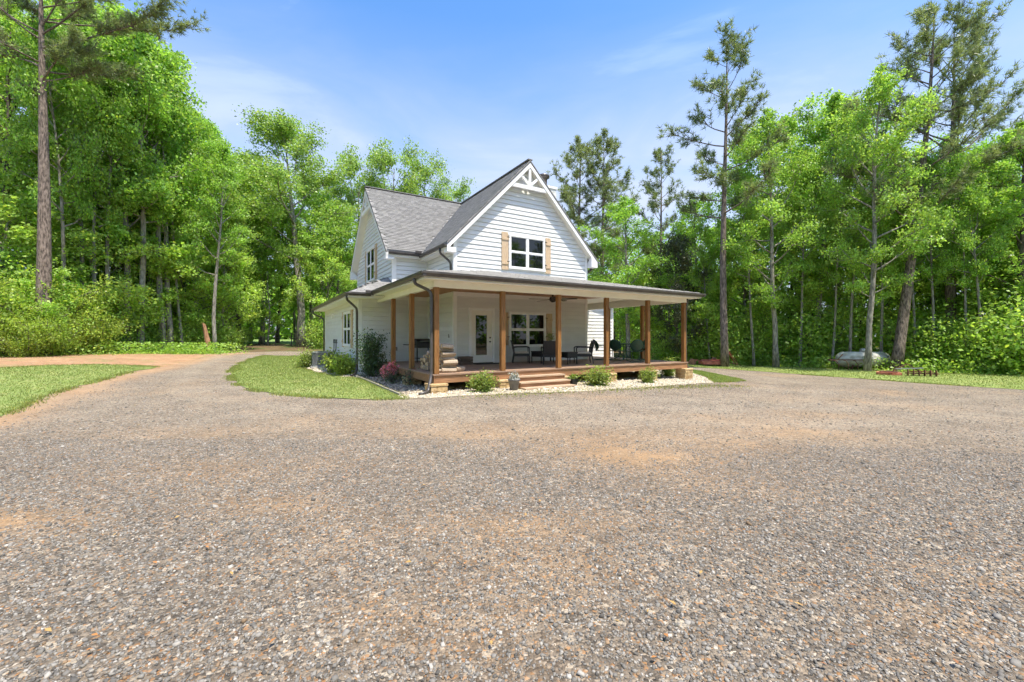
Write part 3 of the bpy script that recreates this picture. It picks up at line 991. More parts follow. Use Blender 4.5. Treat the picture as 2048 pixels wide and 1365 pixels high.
def rake(Pf, c, half, slope, ztop, ov, flip=1):
    """white rake boards, soffits, eave boxes and the sunburst truss of a gable; Pf(s, z, d) with d towards the viewer"""
    th = 0.19
    for sg in (-1, 1):
        e = c + sg * half
        ze = ztop - slope * half
        p = [Pf(c, ztop - 0.10, ov), Pf(e, ze - 0.10, ov), Pf(e, ze - 0.10 - th, ov), Pf(c, ztop - 0.10 - th * 1.1, ov)]
        off = Vector(Pf(0, 0, 0)) - Vector(Pf(0, 0, 0.035))
        MB().prism(p, off).build('rake_board', M['trim'], house)
        # drip edge strip along the top
        p = [Pf(c, ztop - 0.06, ov + 0.012), Pf(e, ze - 0.06, ov + 0.012), Pf(e, ze - 0.10, ov + 0.012), Pf(c, ztop - 0.10, ov + 0.012)]
        MB().prism(p, off).build('drip_edge', M['gutter'], house)
        # soffit under the overhang
        p = [Pf(c, ztop - 0.20, ov - 0.035), Pf(e, ze - 0.27, ov - 0.035), Pf(e, ze - 0.27, 0.0), Pf(c, ztop - 0.20, 0.0)]
        MB().prism(p, (0, 0, 0.02)).build('rake_soffit', M['soffit'], house)
        # boxed return at the eave
        m = MB()
        e2 = e - sg * 0.36
        m.hexa([Pf(min(e, e2), ze - 0.36, ov + 0.006), Pf(max(e, e2), ze - 0.36, ov + 0.006), Pf(max(e, e2), ze - 0.36, 0.0), Pf(min(e, e2), ze - 0.36, 0.0),
                Pf(min(e, e2), ze - 0.34 + (slope * 0.36 if e2 < e else 0) * (1 if sg > 0 else 0) + 0.16, ov + 0.006),
                Pf(max(e, e2), ze - 0.34 + 0.16, ov + 0.006), Pf(max(e, e2), ze - 0.18, 0.0), Pf(min(e, e2), ze - 0.18, 0.0)])
        m.build('eave_return', M['trim'], house)
    # truss: tie, king post and two struts
    zt = ztop - 1.22
    hw_ = (ztop - 0.30 - zt) / slope
    tie = MB()
    d = ov - 0.02
    off = Vector(Pf(0, 0, 0)) - Vector(Pf(0, 0, 0.09))
    tr = MB().prism([Pf(c - hw_ - 0.06, zt + 0.0, d), Pf(c + hw_ + 0.06, zt + 0.0, d), Pf(c + hw_ - 0.09, zt + 0.15, d), Pf(c - hw_ + 0.09, zt + 0.15, d)], off).build('gable_truss', M['trim'], house)
    MB().prism([Pf(c - 0.055, zt + 0.15, d - 0.002), Pf(c + 0.055, zt + 0.15, d - 0.002), Pf(c + 0.055, ztop - 0.33, d - 0.002), Pf(c - 0.055, ztop - 0.33, d - 0.002)], off * 0.96).build('king_post', M['trim'], tr)
    for sg in (-1, 1):
        x0, z0 = c + sg * 0.06, zt + 0.20
        x1, z1 = c + sg * 0.40, zt + 0.52
        dx, dz = x1 - x0, z1 - z0
        L = math.hypot(dx, dz)
        nx, nz_ = -dz / L * 0.05, dx / L * 0.05
        MB().prism([Pf(x0 - nx, z0 - nz_, d - 0.004), Pf(x1 - nx, z1 - nz_, d - 0.004), Pf(x1 + nx, z1 + nz_, d - 0.004), Pf(x0 + nx, z0 + nz_, d - 0.004)], off * 0.92).build('strut', M['trim'], tr)


rake(front(B1), AM, AM - E_A0, MS, RZ, 0.30)
rake(leftw(0.55), BR, BR - E_B0, WS, RZ, 0.35)

# eave soffits of the upper storey
MB().box(E_A0, A0 - 0.02, B1 + 0.0, B2 - 0.02, main_z(E_A0) - 0.24, main_z(E_A0) - 0.22).build('eave_soffit', M['soffit'], house)
MB().box(0.55, E_A0 + 0.4, E_B0, B2 - 0.02, wing_z(E_B0) - 0.243, wing_z(E_B0) - 0.223).build('eave_soffit', M['soffit'], house)
MB().box(E_A0 - 0.0, E_A0 + 0.03, GF + 0.3, E_B0, main_z(E_A0) - 0.25, main_z(E_A0) - 0.09).build('fascia', M['trim'], house)
MB().box(0.25, E_A0 + 0.03, E_B0, E_B0 + 0.03, wing_z(E_B0) - 0.25, wing_z(E_B0) - 0.09).build('fascia', M['trim'], house)
MB().box(E_A1 - 0.03, E_A1, GF + 0.3, 13.8, main_z(E_A1) - 0.25, main_z(E_A1) - 0.09).build('fascia', M['trim'], house)


def gutter(p, q, z, out, name='gutter', parent=None, w=0.125, h=0.115):
    """K-style box gutter from p to q (house a,b), out = outward direction"""
    p, q, out = Vector((*p, 0)), Vector((*q, 0)), Vector((*out, 0))
    prof = [(0.0, 0.0), (0.0, -h), (w * 0.62, -h), (w * 0.78, -h * 0.55), (w, -h * 0.42), (w, 0.0), (w - 0.012, 0.0), (w - 0.012, -h * 0.3), (0.012, -h * 0.3), (0.012, 0.0)]
    m = MB()
    n = len(prof)
    V = []
    for base in (p, q):
        V += [base + out * x + Vector((0, 0, z + y)) for x, y in prof]
    F = [(i, (i + 1) % n, n + (i + 1) % n, n + i) for i in range(n)] + [tuple(range(n)), tuple(range(2 * n - 1, n - 1, -1))]
    m.add(V, F)
    return m.build(name, M['gutter'], parent or house)


def spout(pts, r=0.042):
    m = MB()
    P_ = [Vector(p) for p in pts]
    # smooth the corners a little
    out = [P_[0]]
    for i in range(1, len(P_) - 1):
        a, b, c = P_[i - 1], P_[i], P_[i + 1]
        la, lc = min(0.09, (a - b).length * 0.45), min(0.09, (c - b).length * 0.45)
        out += [b + (a - b).normalized() * la, (b * 2 + (b + (a - b).normalized() * la) + (b + (c - b).normalized() * lc)) / 4, b + (c - b).normalized() * lc]
    out.append(P_[-1])
    m.tube(out, r, 10)
    d = m.build('downspout', M['gutter'], house, True)
    return d


zu = main_z(E_A0) - 0.05
gutter((E_A0, GF + 0.02), (E_A0, E_B0), zu, (-1, 0))
zw = wing_z(E_B0) - 0.05
gutter((WL + 0.1, E_B0), (E_A0, E_B0), zw, (0, -1))
MB().box(E_A0 - 0.3, E_A0 - 0.02, E_B0 - 0.16, E_B0 - 0.13, zw + 0.0, zw + 0.09).build('splash_guard', M['gutter'], house)
spout([(E_A0 - 0.06, B1 + 0.28, zu - 0.11), (E_A0 - 0.06, B1 + 0.28, zu - 0.28), (A0 - 0.09, B1 + 0.13, zu - 0.62), (A0 - 0.07, B1 + 0.13, 3.95)])
gutter((E_A1, GF + 0.02), (E_A1, 13.8), zu, (1, 0))
spout([(E_A1 + 0.06, B1 + 0.1, zu - 0.11), (E_A1 + 0.06, B1 + 0.1, zu - 0.28), (A1 + 0.08, B1 + 0.14, zu - 0.6), (A1 + 0.07, B1 + 0.14, 3.95)])

# --- porch roof (low hip)
PO, PZ, PS = 0.50, 3.33, 0.205                                  # overhang, eave height, slope
a_l, a_r, b_f = -PO, PW + 0.47, -PO
zf = PZ + PS * (B1 - b_f)
wl_ = A0 - a_l
pr = slab('porch_roof', [(a_l, b_f, PZ), (a_r, b_f, PZ), (a_r - (B1 - b_f), B1, zf), (a_l + (B1 - b_f), B1, zf)], 0.09)
sl = math.sqrt(1 + PS * PS)


def hip_keep(c, x, y): return (c[0] - a_l) > (c[1] - b_f) * 1.0 - 0.1 and (a_r - c[0]) > (c[1] - b_f) * 1.0 - 0.1 and not (A0 < c[0] < A1 and c[1] > B1 - 0.01)


shingles((a_l, b_f, PZ), (1, 0, 0), (0, 1 / sl, PS / sl), (0, -PS / sl, 1 / sl), a_r - a_l, (B1 - b_f) * sl, hip_keep, pr)
zl = PZ + PS * (A0 - a_l)
k_ = A0 - a_l
slab('porch_roof_left', [(a_l, b_f, PZ - 0.001), (a_l, B2, PZ - 0.001), (A0 + 1.0, B2, zl + PS), (A0 + 1.0, b_f + k_ + 1.0, zl + PS)], 0.089)
k2 = a_r - A1
slab('porch_roof_right', [(a_r, b_f, PZ - 0.002), (a_r, B2, PZ - 0.002), (A1 - 0.5, B2, PZ + PS * (k2 + .5)), (A1 - 0.5, b_f + k2 + 0.5, PZ + PS * (k2 + .5))], 0.088)
gutter((a_l - 0.10, b_f), (a_r + 0.10, b_f), PZ - 0.01, (0, -1), w=0.13, h=0.125)
gutter((a_l, b_f - 0.11), (a_l, 5.32), PZ - 0.012, (-1, 0), w=0.13, h=0.125)
gutter((a_r, b_f - 0.11), (a_r, B2 - 0.05), PZ - 0.012, (1, 0), w=0.13, h=0.125)
# soffit, ceiling and wrapped beams
MB().box(a_l, a_r, b_f + 0.0, -0.02, 3.16, 3.185).build('porch_soffit', M['soffit'], house)
MB().box(a_l, -0.02, -0.02, 5.3, 3.161, 3.186).build('porch_soffit', M['soffit'], house)
MB().box(PW + 0.02, a_r, -0.02, B2 - 0.02, 3.162, 3.187).build('porch_soffit', M['soffit'], house)
MB().box(a_l, a_r, b_f, b_f + 0.025, 3.14, 3.30).build('fascia', M['trim'], house)
MB().box(a_l, a_l + 0.025, b_f + 0.025, 5.3, 3.14, 3.30).build('fascia', M['trim'], house)
MB().box(a_r - 0.025, a_r, b_f + 0.025, B2 - 0.02, 3.14, 3.30).build('fascia', M['trim'], house)
for i in range(int(3.6 / 0.15) + 1):
    b0 = 0.08 + i * 0.15
    if b0 > B1 - 0.05: break
    MB().box(0.08, A1 + 0.05, b0, min(b0 + 0.146, B1 - 0.04), 3.29, 3.305).build('ceiling_board', M['ceiling'], house)
MB().box(0.08, A0 - 0.04, B1 - 0.03, B2 - 0.035, 3.293, 3.306).build('ceiling_panel', M['ceiling'], house)
MB().box(A1 + 0.054, PW - 0.08, 0.08, B2 - 0.035, 3.292, 3.307).build('ceiling_panel', M['soffit'], house)
MB().box(-0.08, PW + 0.08, -0.08, 0.08, DK + 2.45, 3.158).build('beam', M['soffit'], house)
MB().box(-0.08, 0.08, 0.081, B2 - 0.02, DK + 2.452, 3.157).build('beam', M['soffit'], house)
MB().box(PW - 0.08, PW + 0.08, 0.081, B2 - 0.02, DK + 2.452, 3.157).build('beam', M['soffit'], house)
for x0, x1, y0, y1 in ((0.081, PW - 0.081, 0.05, 0.079), (0.05, 0.079, 0.081, B2 - 0.03), (PW - 0.079, PW - 0.05, 0.081, B2 - 0.03)):
    MB().box(x0, x1, y0, y1, 3.158, 3.295).build('ceiling_trim', M['soffit'], house)

# posts
for k in range(6):
    MB().bbox(k * SP - 0.073, k * SP + 0.073, -0.073, 0.073, DK + 0.002, DK + 2.448, 0.008).build('post', M['post'], house)
for b in (2.19, 4.37):
    MB().bbox(-0.073, 0.073, b - 0.073, b + 0.073, DK + 0.002, DK + 2.45, 0.008).build('post', M['post'], house)
    MB().bbox(PW - 0.073, PW + 0.073, b - 0.073, b + 0.073, DK + 0.002, DK + 2.45, 0.008).build('post', M['post'], house)

# deck boards
deck = MB().box(-0.02, PW + 0.02, -0.03, B1 - 0.05, DK - 0.24, DK - 0.045).build('deck', M['deck_face'], house)
MB().box(-0.02, A0 - 0.05, B1 - 0.05, B2 - 0.03, DK - 0.24, DK - 0.045).build('joist_bay', M['deck_face'], deck)
MB().box(A1 + 0.05, PW + 0.02, B1 - 0.05, B2 - 0.03, DK - 0.24, DK - 0.045).build('joist_bay', M['deck_face'], deck)
b = -0.13
while b < B2 - 0.04:
    b_1 = min(b + 0.138, B2 - 0.03)
    segs = [(-0.13, PW + 0.13)] if b_1 < B1 - 0.03 else [(-0.13, A0 - 0.03), (A1 + 0.03, PW + 0.13)]
    for s0, s1 in segs:
        cuts = [s0]
        if s1 - s0 > 6: cuts.append(s0 + rnd.choice([3.6, 4.88, 6.1]))
        cuts.append(s1)
        for c0, c1 in zip(cuts[:-1], cuts[1:]):
            MB().box(c0 + 0.002, c1 - 0.002, b, b_1, DK - 0.038, DK + rnd.uniform(-0.001, 0.001)).build('deck_board', M['deck'], deck)
    b += 0.144
MB().box(-0.10, PW + 0.10, -0.10, -0.062, 0.275, DK - 0.04).build('rim_board', M['deck_face'], deck)
MB().box(-0.10, -0.062, -0.061, B2 - 0.03, 0.275, DK - 0.04).build('rim_board', M['deck_face'], deck)
MB().box(PW + 0.062, PW + 0.10, -0.061, B2 - 0.03, 0.275, DK - 0.04).build('rim_board', M['deck_face'], deck)

# steps
steps = []
for i, (bf, zt) in enumerate(((-0.42, 0.365), (-0.70, 0.21), (-0.98, 0.065))):
    s = MB().box(2.38, 4.27, bf - 0.01, bf + 0.30, zt - 0.04, zt).build('stair_tread', M['tread'], house)
    MB().box(2.42, 4.23, bf + 0.025, bf + 0.05, max(zt - 0.155, -0.06), zt - 0.041).build('riser', M['deck_face'], s)
for x in (2.385, 4.23):
    MB().prism([(x, -0.11, 0.32), (x, -0.11, 0.0), (x, -0.40, -0.03), (x, -0.96, -0.03), (x, -0.96, 0.022), (x, -0.68, 0.022), (x, -0.68, 0.168), (x, -0.40, 0.168), (x, -0.40, 0.322)], (0.036, 0, 0)).build('stringer', M['deck_face'], house)


# stone piers: each stone is a part
def pier(a, b, half=0.24, top=0.272):
    g = gz(*hw(a, b)[:2]) - 0.05
    p = MB().box(a - half + 0.03, a + half - 0.03, b - half + 0.03, b + half - 0.03, g, top - 0.05).build('pier', M['concrete'], house)
    MB().bbox(a - half - 0.02, a + half + 0.02, b - half - 0.02, b + half + 0.02, top - 0.07, top, 0.012).build('cap_stone', M['stone'], p)
    r = random.Random(int(a * 100 + b * 10))
    z = g
    while z < top - 0.08:
        h = min(r.uniform(0.07, 0.13), top - 0.072 - z)
        if h < 0.02: break
        for P_, c in ((front(b - half + 0.03), a), (leftw(a - half + 0.03), b), (rightw(a + half - 0.03), b)):
            s = c - half
            while s < c + half - 0.02:
                w = min(r.uniform(0.12, 0.27), c + half - s)
                if c + half - s - w < 0.06: w = c + half - s
                m = MB()
                dd = r.uniform(0.022, 0.04)
                m.hexa([P_(s + 0.004, z + 0.004, dd), P_(s + w - 0.004, z + 0.004, dd), P_(s + w - 0.003, z + 0.003, -0.01), P_(s + 0.003, z + 0.003, -0.01),
                        P_(s + 0.006, z + h - 0.006, dd), P_(s + w - 0.006, z + h - 0.004, dd), P_(s + w - 0.003, z + h - 0.003, -0.01), P_(s + 0.003, z + h - 0.003, -0.01)])
                m.build('stone', M['stone'], p)
                s += w
        z += h
    return p


for k in range(6): pier(k * SP, -0.02)
for b in (2.19, 4.37):
    pier(0.0, b)
    pier(PW, b)

# lower side roof on the left (hip) with its soffit and gutters
LE, LZ, LS, LB = -1.42, 3.24, 0.47, 5.28
lr = slab('side_roof', [(LE, LB, LZ), (0.57, LB + 1.99, LZ + LS * 1.99), (0.57, 16.6, LZ + LS * 1.99), (LE, 16.6, LZ)], 0.09)
sl = math.sqrt(1 + LS * LS)
shingles((LE, LB, LZ), (0, 1, 0), (1 / sl, 0, LS / sl), (-LS / sl, 0, 1 / sl), 16.6 - LB, 1.99 * sl, lambda c, x, y: c[1] - LB > c[0] - LE, lr)
lf = slab('side_roof_hip', [(LE, LB, LZ - 0.001), (0.57, LB, LZ - 0.001), (0.57, LB + 1.99, LZ + LS * 1.99 - 0.001)], 0.09)
shingles((LE, LB, LZ), (1, 0, 0), (0, 1 / sl, LS / sl), (0, -LS / sl, 1 / sl), 1.99, 1.99 * sl, lambda c, x, y: c[1] - LB < c[0] - LE, lf)
gutter((LE, LB - 0.09), (LE, 16.6), LZ - 0.01, (-1, 0))
gutter((LE - 0.1, LB), (a_l - 0.12, LB), LZ - 0.012, (0, -1))
MB().box(a_l - 0.33, a_l - 0.14, LB - 0.15, LB - 0.12, LZ - 0.02, LZ + 0.08).build('splash_guard', M['gutter'], house)
MB().box(LE, a_l - 0.001, LB, B2 - 0.02, 3.075, 3.10).build('side_soffit', M['soffit'], house)
MB().box(LE, -0.82, B2 - 0.02, 16.6, 3.076, 3.101).build('side_soffit', M['soffit'], house)
MB().box(LE, LE + 0.025, LB, 16.6, 3.05, LZ - 0.08).build('fascia', M['trim'], house)
MB().box(LE + 0.026, a_l, LB, LB + 0.025, 3.05, LZ - 0.08).build('fascia', M['trim'], house)
MB().box(a_l + 0.001, -0.09, 5.3, B2 - 0.02, 3.073, 3.16).build('side_soffit', M['soffit'], house)
# shed roof of the rear room on the right
slab('rear_shed_roof', [(A1, B2 - 0.32, 4.88), (13.5, B2 - 0.32, 3.53), (13.5, 14, 3.53), (A1, 14, 4.88)], 0.10)
MB().prism([(11.3, B2 - 0.32, 4.03), (13.5, B2 - 0.32, 3.43), (13.5, B2 - 0.32, 3.27), (11.3, B2 - 0.32, 3.87)], (0, 0.03, 0)).build('rake_board', M['trim'], house)

# downspouts
gl = 0.03
spout([(a_l - 0.07, 0.16, PZ - 0.13), (a_l - 0.07, 0.16, PZ - 0.27), (-0.15, 0.02, 2.86), (-0.135, 0.0, 2.66), (-0.135, 0.0, 0.50), (-0.26, -0.16, 0.20), (-0.31, -0.22, 0.075), (-0.62, -0.42, 0.05)], 0.046)
spout([(LE - 0.02, LB + 0.2, LZ - 0.12), (LE - 0.02, LB + 0.2, LZ - 0.27), (-0.90, B2 - 0.02, 2.72), (-0.88, B2 + 0.02, 2.5), (-0.88, B2 + 0.02, 0.25), (-1.0, B2 - 0.22, 0.08), (-1.2, B2 - 0.55, 0.07)], 0.046)
spout([(LE - 0.06, 16.5, LZ - 0.12), (LE - 0.06, 16.5, LZ - 0.3), (-0.90, 16.42, 2.65), (-0.88, 16.4, 2.5), (-0.88, 16.4, 0.1)], 0.046)
spout([(a_r - 0.02, 0.15, PZ - 0.13), (a_r - 0.02, 0.15, 3.10), (PW + 0.13, 0.0, 2.75), (PW + 0.13, 0.0, 0.5), (PW + 0.2, -0.1, 0.25), (PW + 0.22, -0.12, -0.1)], 0.046)
# refrigerant lines on the side wall
for s in (12.6, 11.9):
    MB().tube([(-0.86, s, 1.28), (-0.87, s, 0.9), (-0.95, s + 0.25, 0.55), (-1.2, s + 0.9, 0.35)], 0.022, 8).build('conduit', M['hose'], house, True)
    MB().box(-0.90, -0.81, s - 0.06, s + 0.06, 1.22, 1.42).build('junction_box', M['hose'], house)

# chimney on the far side
ch = MB().box(8.75, 9.72, 7.3, 8.6, 3.0, 9.62).build('chimney', M['siding'], house)
z = 6.0
while z < 9.55:
    pb = MB()
    pbox(pb, front(7.3), 8.75, 9.72, z, min(z + EX - 0.013, 9.62), 0.002, 0.02)
    pb.build('siding_board', M['siding'], ch)
    z += EX
MB().box(8.70, 9.77, 7.24, 8.66, 9.62, 9.75).build('chimney_cap', M['trim'], ch)
MB().lathe([(0.20, 9.75), (0.20, 10.28), (0.23, 10.30), (0.23, 10.36), (0.34, 10.38), (0.34, 10.50), (0.12, 10.60)], 18, (9.3, 7.9, 0)).build('flue_cap', M['gutter'], ch, True)
# ceiling fan
fan = empty('ceiling_fan', hw(5.42, 1.8, 3.29), HA)
tag(fan, 'dark ceiling fan hanging from the porch ceiling above the armchairs', 'ceiling fan')
MB().tube([(0, 0, 0), (0, 0, -0.05), (0, 0, -0.2)], [0.07, 0.05, 0.018], 12).build('downrod', M['brass'], fan, True)
MB().lathe([(0.05, -0.18), (0.12, -0.20), (0.14, -0.26), (0.13, -0.33), (0.08, -0.38), (0.03, -0.40)], 18).build('motor', M['iron'], fan, True)
bl = MB()
bl.add([(0.13, -0.03, 0), (0.30, -0.07, 0.01), (0.92, -0.075, 0.012), (0.96, 0.0, 0.0), (0.92, 0.075, -0.012), (0.30, 0.07, -0.01), (0.13, 0.03, 0)], [(0, 1, 2, 3, 4, 5, 6)])
bl = MB().prism(bl.v, (0, 0, 0.012))
bme = bl.mesh('blade', M['brass'])
for k in range(5):
    link('blade', bme, fan, (0, 0, -0.29), (0, 0, R(20 + 72 * k)))


# ------------------------------------------------------------------ porch furniture (house coordinates, standing on the deck)
def on_deck(name, a, b, rz=0.0, z=DK + 0.002):
    return empty(name, hw(a, b, z), HA + R(rz))


def armchair(a, b, rz, label):
    """woven black armchair with a pale seat pad; faces its own -y"""
    t = on_deck('armchair', a, b, rz)
    tag(t, label, 'chair', 'woven armchairs on the porch')
    w, d = 0.30, 0.29
    for x in (-w, w):
        MB().tube([(x, -d, 0), (x, -d, 0.62)], [0.019, 0.022], 8).build('leg', M['wicker'], t)
        MB().tube([(x, d + 0.07, 0), (x, d + 0.01, 0.35), (x, d + 0.03, 0.6), (x, d + 0.13, 0.90)], [0.018, 0.022, 0.022, 0.018], 8).build('leg', M['wicker'], t)
        MB().tube([(x, -d, 0.62), (x, -d + 0.08, 0.645), (x, d - 0.1, 0.64), (x, d + 0.03, 0.62)], 0.024, 8).build('arm', M['wicker'], t)
    MB().bbox(-w + 0.005, w - 0.005, -d + 0.002, d, 0.27, 0.375, 0.012).build('seat', M['wicker'], t)
    MB().bbox(-w + 0.03, w - 0.03, -d + 0.01, d - 0.02, 0.378, 0.44, 0.02).build('cushion', M['cushion'], t)
    y0, y1 = d + 0.015, d + 0.115
    MB().hexa([(-w + 0.02, y0 - 0.015, 0.38), (w - 0.02, y0 - 0.015, 0.38), (w - 0.02, y0 + 0.02, 0.38), (-w + 0.02, y0 + 0.02, 0.38),
               (-w + 0.02, y1 - 0.015, 0.89), (w - 0.02, y1 - 0.015, 0.89), (w - 0.02, y1 + 0.02, 0.89), (-w + 0.02, y1 + 0.02, 0.89)]).build('backrest', M['wicker'], t)
    return t


armchair(4.72, 2.95, 62, 'black woven armchair with pale seat pad beneath the porch window')
armchair(5.25, 1.75, 152, 'black woven armchair turned with its back to the steps')
armchair(6.66, 1.5, -121, 'black woven armchair in side view by the right end of the porch wall')


def low_table(a, b, lx, ly, h, label, rz=0.0):
    t = on_deck('low_table', a, b, rz)
    tag(t, label, 'table', 'woven tables on the porch')
    MB().bbox(-lx, lx, -ly, ly, h - 0.05, h, 0.008).build('tabletop', M['black'], t)
    MB().box(-lx + 0.02, lx - 0.02, -ly + 0.02, ly - 0.02, h - 0.22, h - 0.052).build('apron', M['wicker'], t)
    for x in (-lx + 0.03, lx - 0.03):
        for y in (-ly + 0.03, ly - 0.03):
            MB().tube([(x, y, 0), (x, y, h - 0.1)], 0.02, 8).build('leg', M['wicker'], t)


low_table(5.62, 2.75, 0.42, 0.28, 0.46, 'dark coffee table standing between the armchairs', 15)
low_table(5.9, 1.42, 0.25, 0.24, 0.46, 'small dark side table behind the porch post')


def green_chair(a, b, rz, label):
    """shell-backed metal chair on a bent tube spring frame; faces -y"""
    t = on_deck('patio_chair', a, b, rz)
    tag(t, label, 'chair', 'green metal patio chairs')
    # oval shell back
    V, F = [], []
    nr, na = 5, 20
    for i in range(nr + 1):
        r = i / nr
        for k in range(na):
            th = 2 * math.pi * k / na
            x = 0.27 * r * math.cos(th)
            zz = 0.25 * r * math.sin(th)
            V.append((x, 0.24 + 0.16 * (zz + 0.25) / 0.5 - 0.10 * (x / 0.27) ** 2, 0.68 + zz))
    for i in range(nr):
        for k in range(na):
            k2 = (k + 1) % na
            F.append((i * na + k, i * na + k2, (i + 1) * na + k2, (i + 1) * na + k))
    n = len(V)
    V2 = [(x, y + 0.02, z) for x, y, z in V]
    F2 = [tuple(n + i for i in reversed(q)) for q in F]
    rim = [(nr * na + k, nr * na + (k + 1) % na, n + nr * na + (k + 1) % na, n + nr * na + k) for k in range(na)]
    MB().add(V + V2, F + F2 + rim).build('backrest', M['green_metal'], t, True)
    MB().bbox(-0.25, 0.25, -0.24, 0.24, 0.40, 0.425, 0.01).build('seat', M['green_metal'], t)
    for x in (-0.27, 0.27):
        MB().tube([(x, 0.20, 0.62), (x, 0.02, 0.64), (x, -0.20, 0.63), (x, -0.27, 0.56), (x, -0.25, 0.40), (x, -0.22, 0.14), (x, -0.15, 0.035), (x, 0.1, 0.02), (x, 0.32, 0.02)], 0.016, 8).build('frame', M['green_metal'], t, True)
        MB().tube([(x * 0.95, -0.22, 0.41), (x * 0.95, 0.2, 0.41), (x * 0.95, 0.26, 0.5), (x * 0.9, 0.34, 0.75)], 0.012, 8).build('brace', M['green_metal'], t, True)
    MB().tube([(-0.27, 0.32, 0.02), (0.27, 0.32, 0.02)], 0.016, 8).build('foot_bar', M['green_metal'], t)
    return t


green_chair(9.28, 1.25, 152, 'dark green shell-back metal chair turned away, nearest the porch edge')
green_chair(9.3, 2.3, 118, 'dark green shell-back metal chair half turned beside the patio table')
green_chair(8.85, 2.75, 62, 'dark green metal patio chair mostly hidden behind the porch post')
green_chair(10.3, 1.85, -100, 'dark green metal patio chair beside the far right porch post')
pt = on_deck('patio_table', 9.95, 2.55)
tag(pt, 'round dark green metal patio table among the shell-back chairs', 'table')
MB().lathe([(0.60, 0.69), (0.61, 0.70), (0.61, 0.72), (0.60, 0.73)], 28).build('tabletop', M['green_metal'], pt)
for k in range(4):
    c, s = math.cos(R(45 + 90 * k)), math.sin(R(45 + 90 * k))
    MB().tube([(0.12 * c, 0.12 * s, 0.69), (0.1 * c, 0.1 * s, 0.4), (0.2 * c, 0.2 * s, 0.12), (0.42 * c, 0.42 * s, 0.015)], 0.018, 8).build('leg', M['green_metal'], pt, True)

# grill behind the wood pile
gr = on_deck('charcoal_grill', 1.52, 5.5, 0)
tag(gr, 'black cart grill against the recessed porch wall behind the firewood', 'grill')
bd = MB().bbox(-0.34, 0.34, -0.26, 0.26, 0.58, 0.80, 0.03).build('firebox', M['black'], gr)
m = MB()
ns = 8
arc = [(-0.26 + 0.52 * i / ns, 0.80 + 0.16 * math.sin(math.pi * (0.12 + 0.76 * i / ns))) for i in range(ns + 1)]
m.prism([(-0.34, -0.26, 0.802)] + [(-0.34, y, z) for y, z in arc] + [(-0.34, 0.26, 0.802)], (0.68, 0, 0)).build('lid', M['black'], gr)
MB().tube([(-0.22, -0.29, 0.86), (-0.22, -0.33, 0.86), (0.22, -0.33, 0.86), (0.22, -0.29, 0.86)], 0.012, 8).build('handle', M['steel'], gr)
MB().box(-0.75, -0.36, -0.22, 0.22, 0.70, 0.73).build('side_shelf', M['black'], gr)
for x in (-0.31, 0.31):
    for y in (-0.22, 0.22):
        MB().box(x - 0.02, x + 0.02, y - 0.02, y + 0.02, 0.0, 0.585).build('leg', M['black'], gr)
MB().box(-0.30, 0.30, -0.2, 0.2, 0.14, 0.17).build('shelf', M['black'], gr)

# slatted crate and doormat
ct = on_deck('wooden_crate', 2.42, 3.30)
tag(ct, 'low dark wooden crate against the wall beside the glass door', 'crate')
for zz in (0.01, 0.11, 0.21):
    for y in (-0.16, 0.16):
        MB().box(-0.25, 0.25, y - 0.009, y + 0.009, zz, zz + 0.085).build('slat', M['crate'], ct)
    for x in (-0.24, 0.24):
        MB().box(x - 0.009, x + 0.009, -0.15, 0.15, zz + 0.003, zz + 0.083).build('slat', M['crate'], ct)
for x in (-0.22, 0.22):
    for y in (-0.14, 0.14):
        MB().box(x - 0.012, x + 0.012, y - 0.012, y + 0.012, 0.0, 0.28).build('corner_post', M['crate'], ct)
MB().box(-0.23, 0.23, -0.15, 0.15, 0.0, 0.012).build('bottom', M['crate'], ct)
dm = MB().bbox(-0.55, 0.55, -0.28, 0.28, 0, 0.012, 0.004).build('doormat', M['mat'], None, loc=hw(3.25, 3.1, DK + 0.003), rz=HA)
tag(dm, 'dark doormat lying before the glass porch door', 'doormat')

# firewood stack by the corner post: every log its own thing
lr_ = random.Random(5)


def log_mesh(seed):
    r = random.Random(seed)
    n = r.choice([6, 7, 8])
    L = r.uniform(0.34, 0.50)
    ang = sorted(r.uniform(0, 2 * math.pi) + 0 for _ in range(n))
    ang = [2 * math.pi * (i + r.uniform(-0.25, 0.25)) / n for i in range(n)]
    rad = [r.uniform(0.058, 0.088) for _ in range(n)]
    V = []
    for i, x in enumerate((-L / 2, 0, L / 2)):
        k = 1 + r.uniform(-0.08, 0.08)
        V += [(x, rr * k * math.cos(t), rr * k * math.sin(t)) for t, rr in zip(ang, rad)]
    F = []
    for j in range(2):
        F += [(j * n + i, j * n + (i + 1) % n, (j + 1) * n + (i + 1) % n, (j + 1) * n + i) for i in range(n)]
    F += [tuple(range(n)), tuple(range(3 * n - 1, 2 * n - 1, -1))]
    me = bpy.data.meshes.new('firewood_log')
    me.from_pydata(V, [], F)
    me.materials.append(M['log_bark'])
    me.materials.append(M['log_end'])
    me.polygons[len(F) - 2].material_index = 1
    me.polygons[len(F) - 1].material_index = 1
    me.update()
    return me


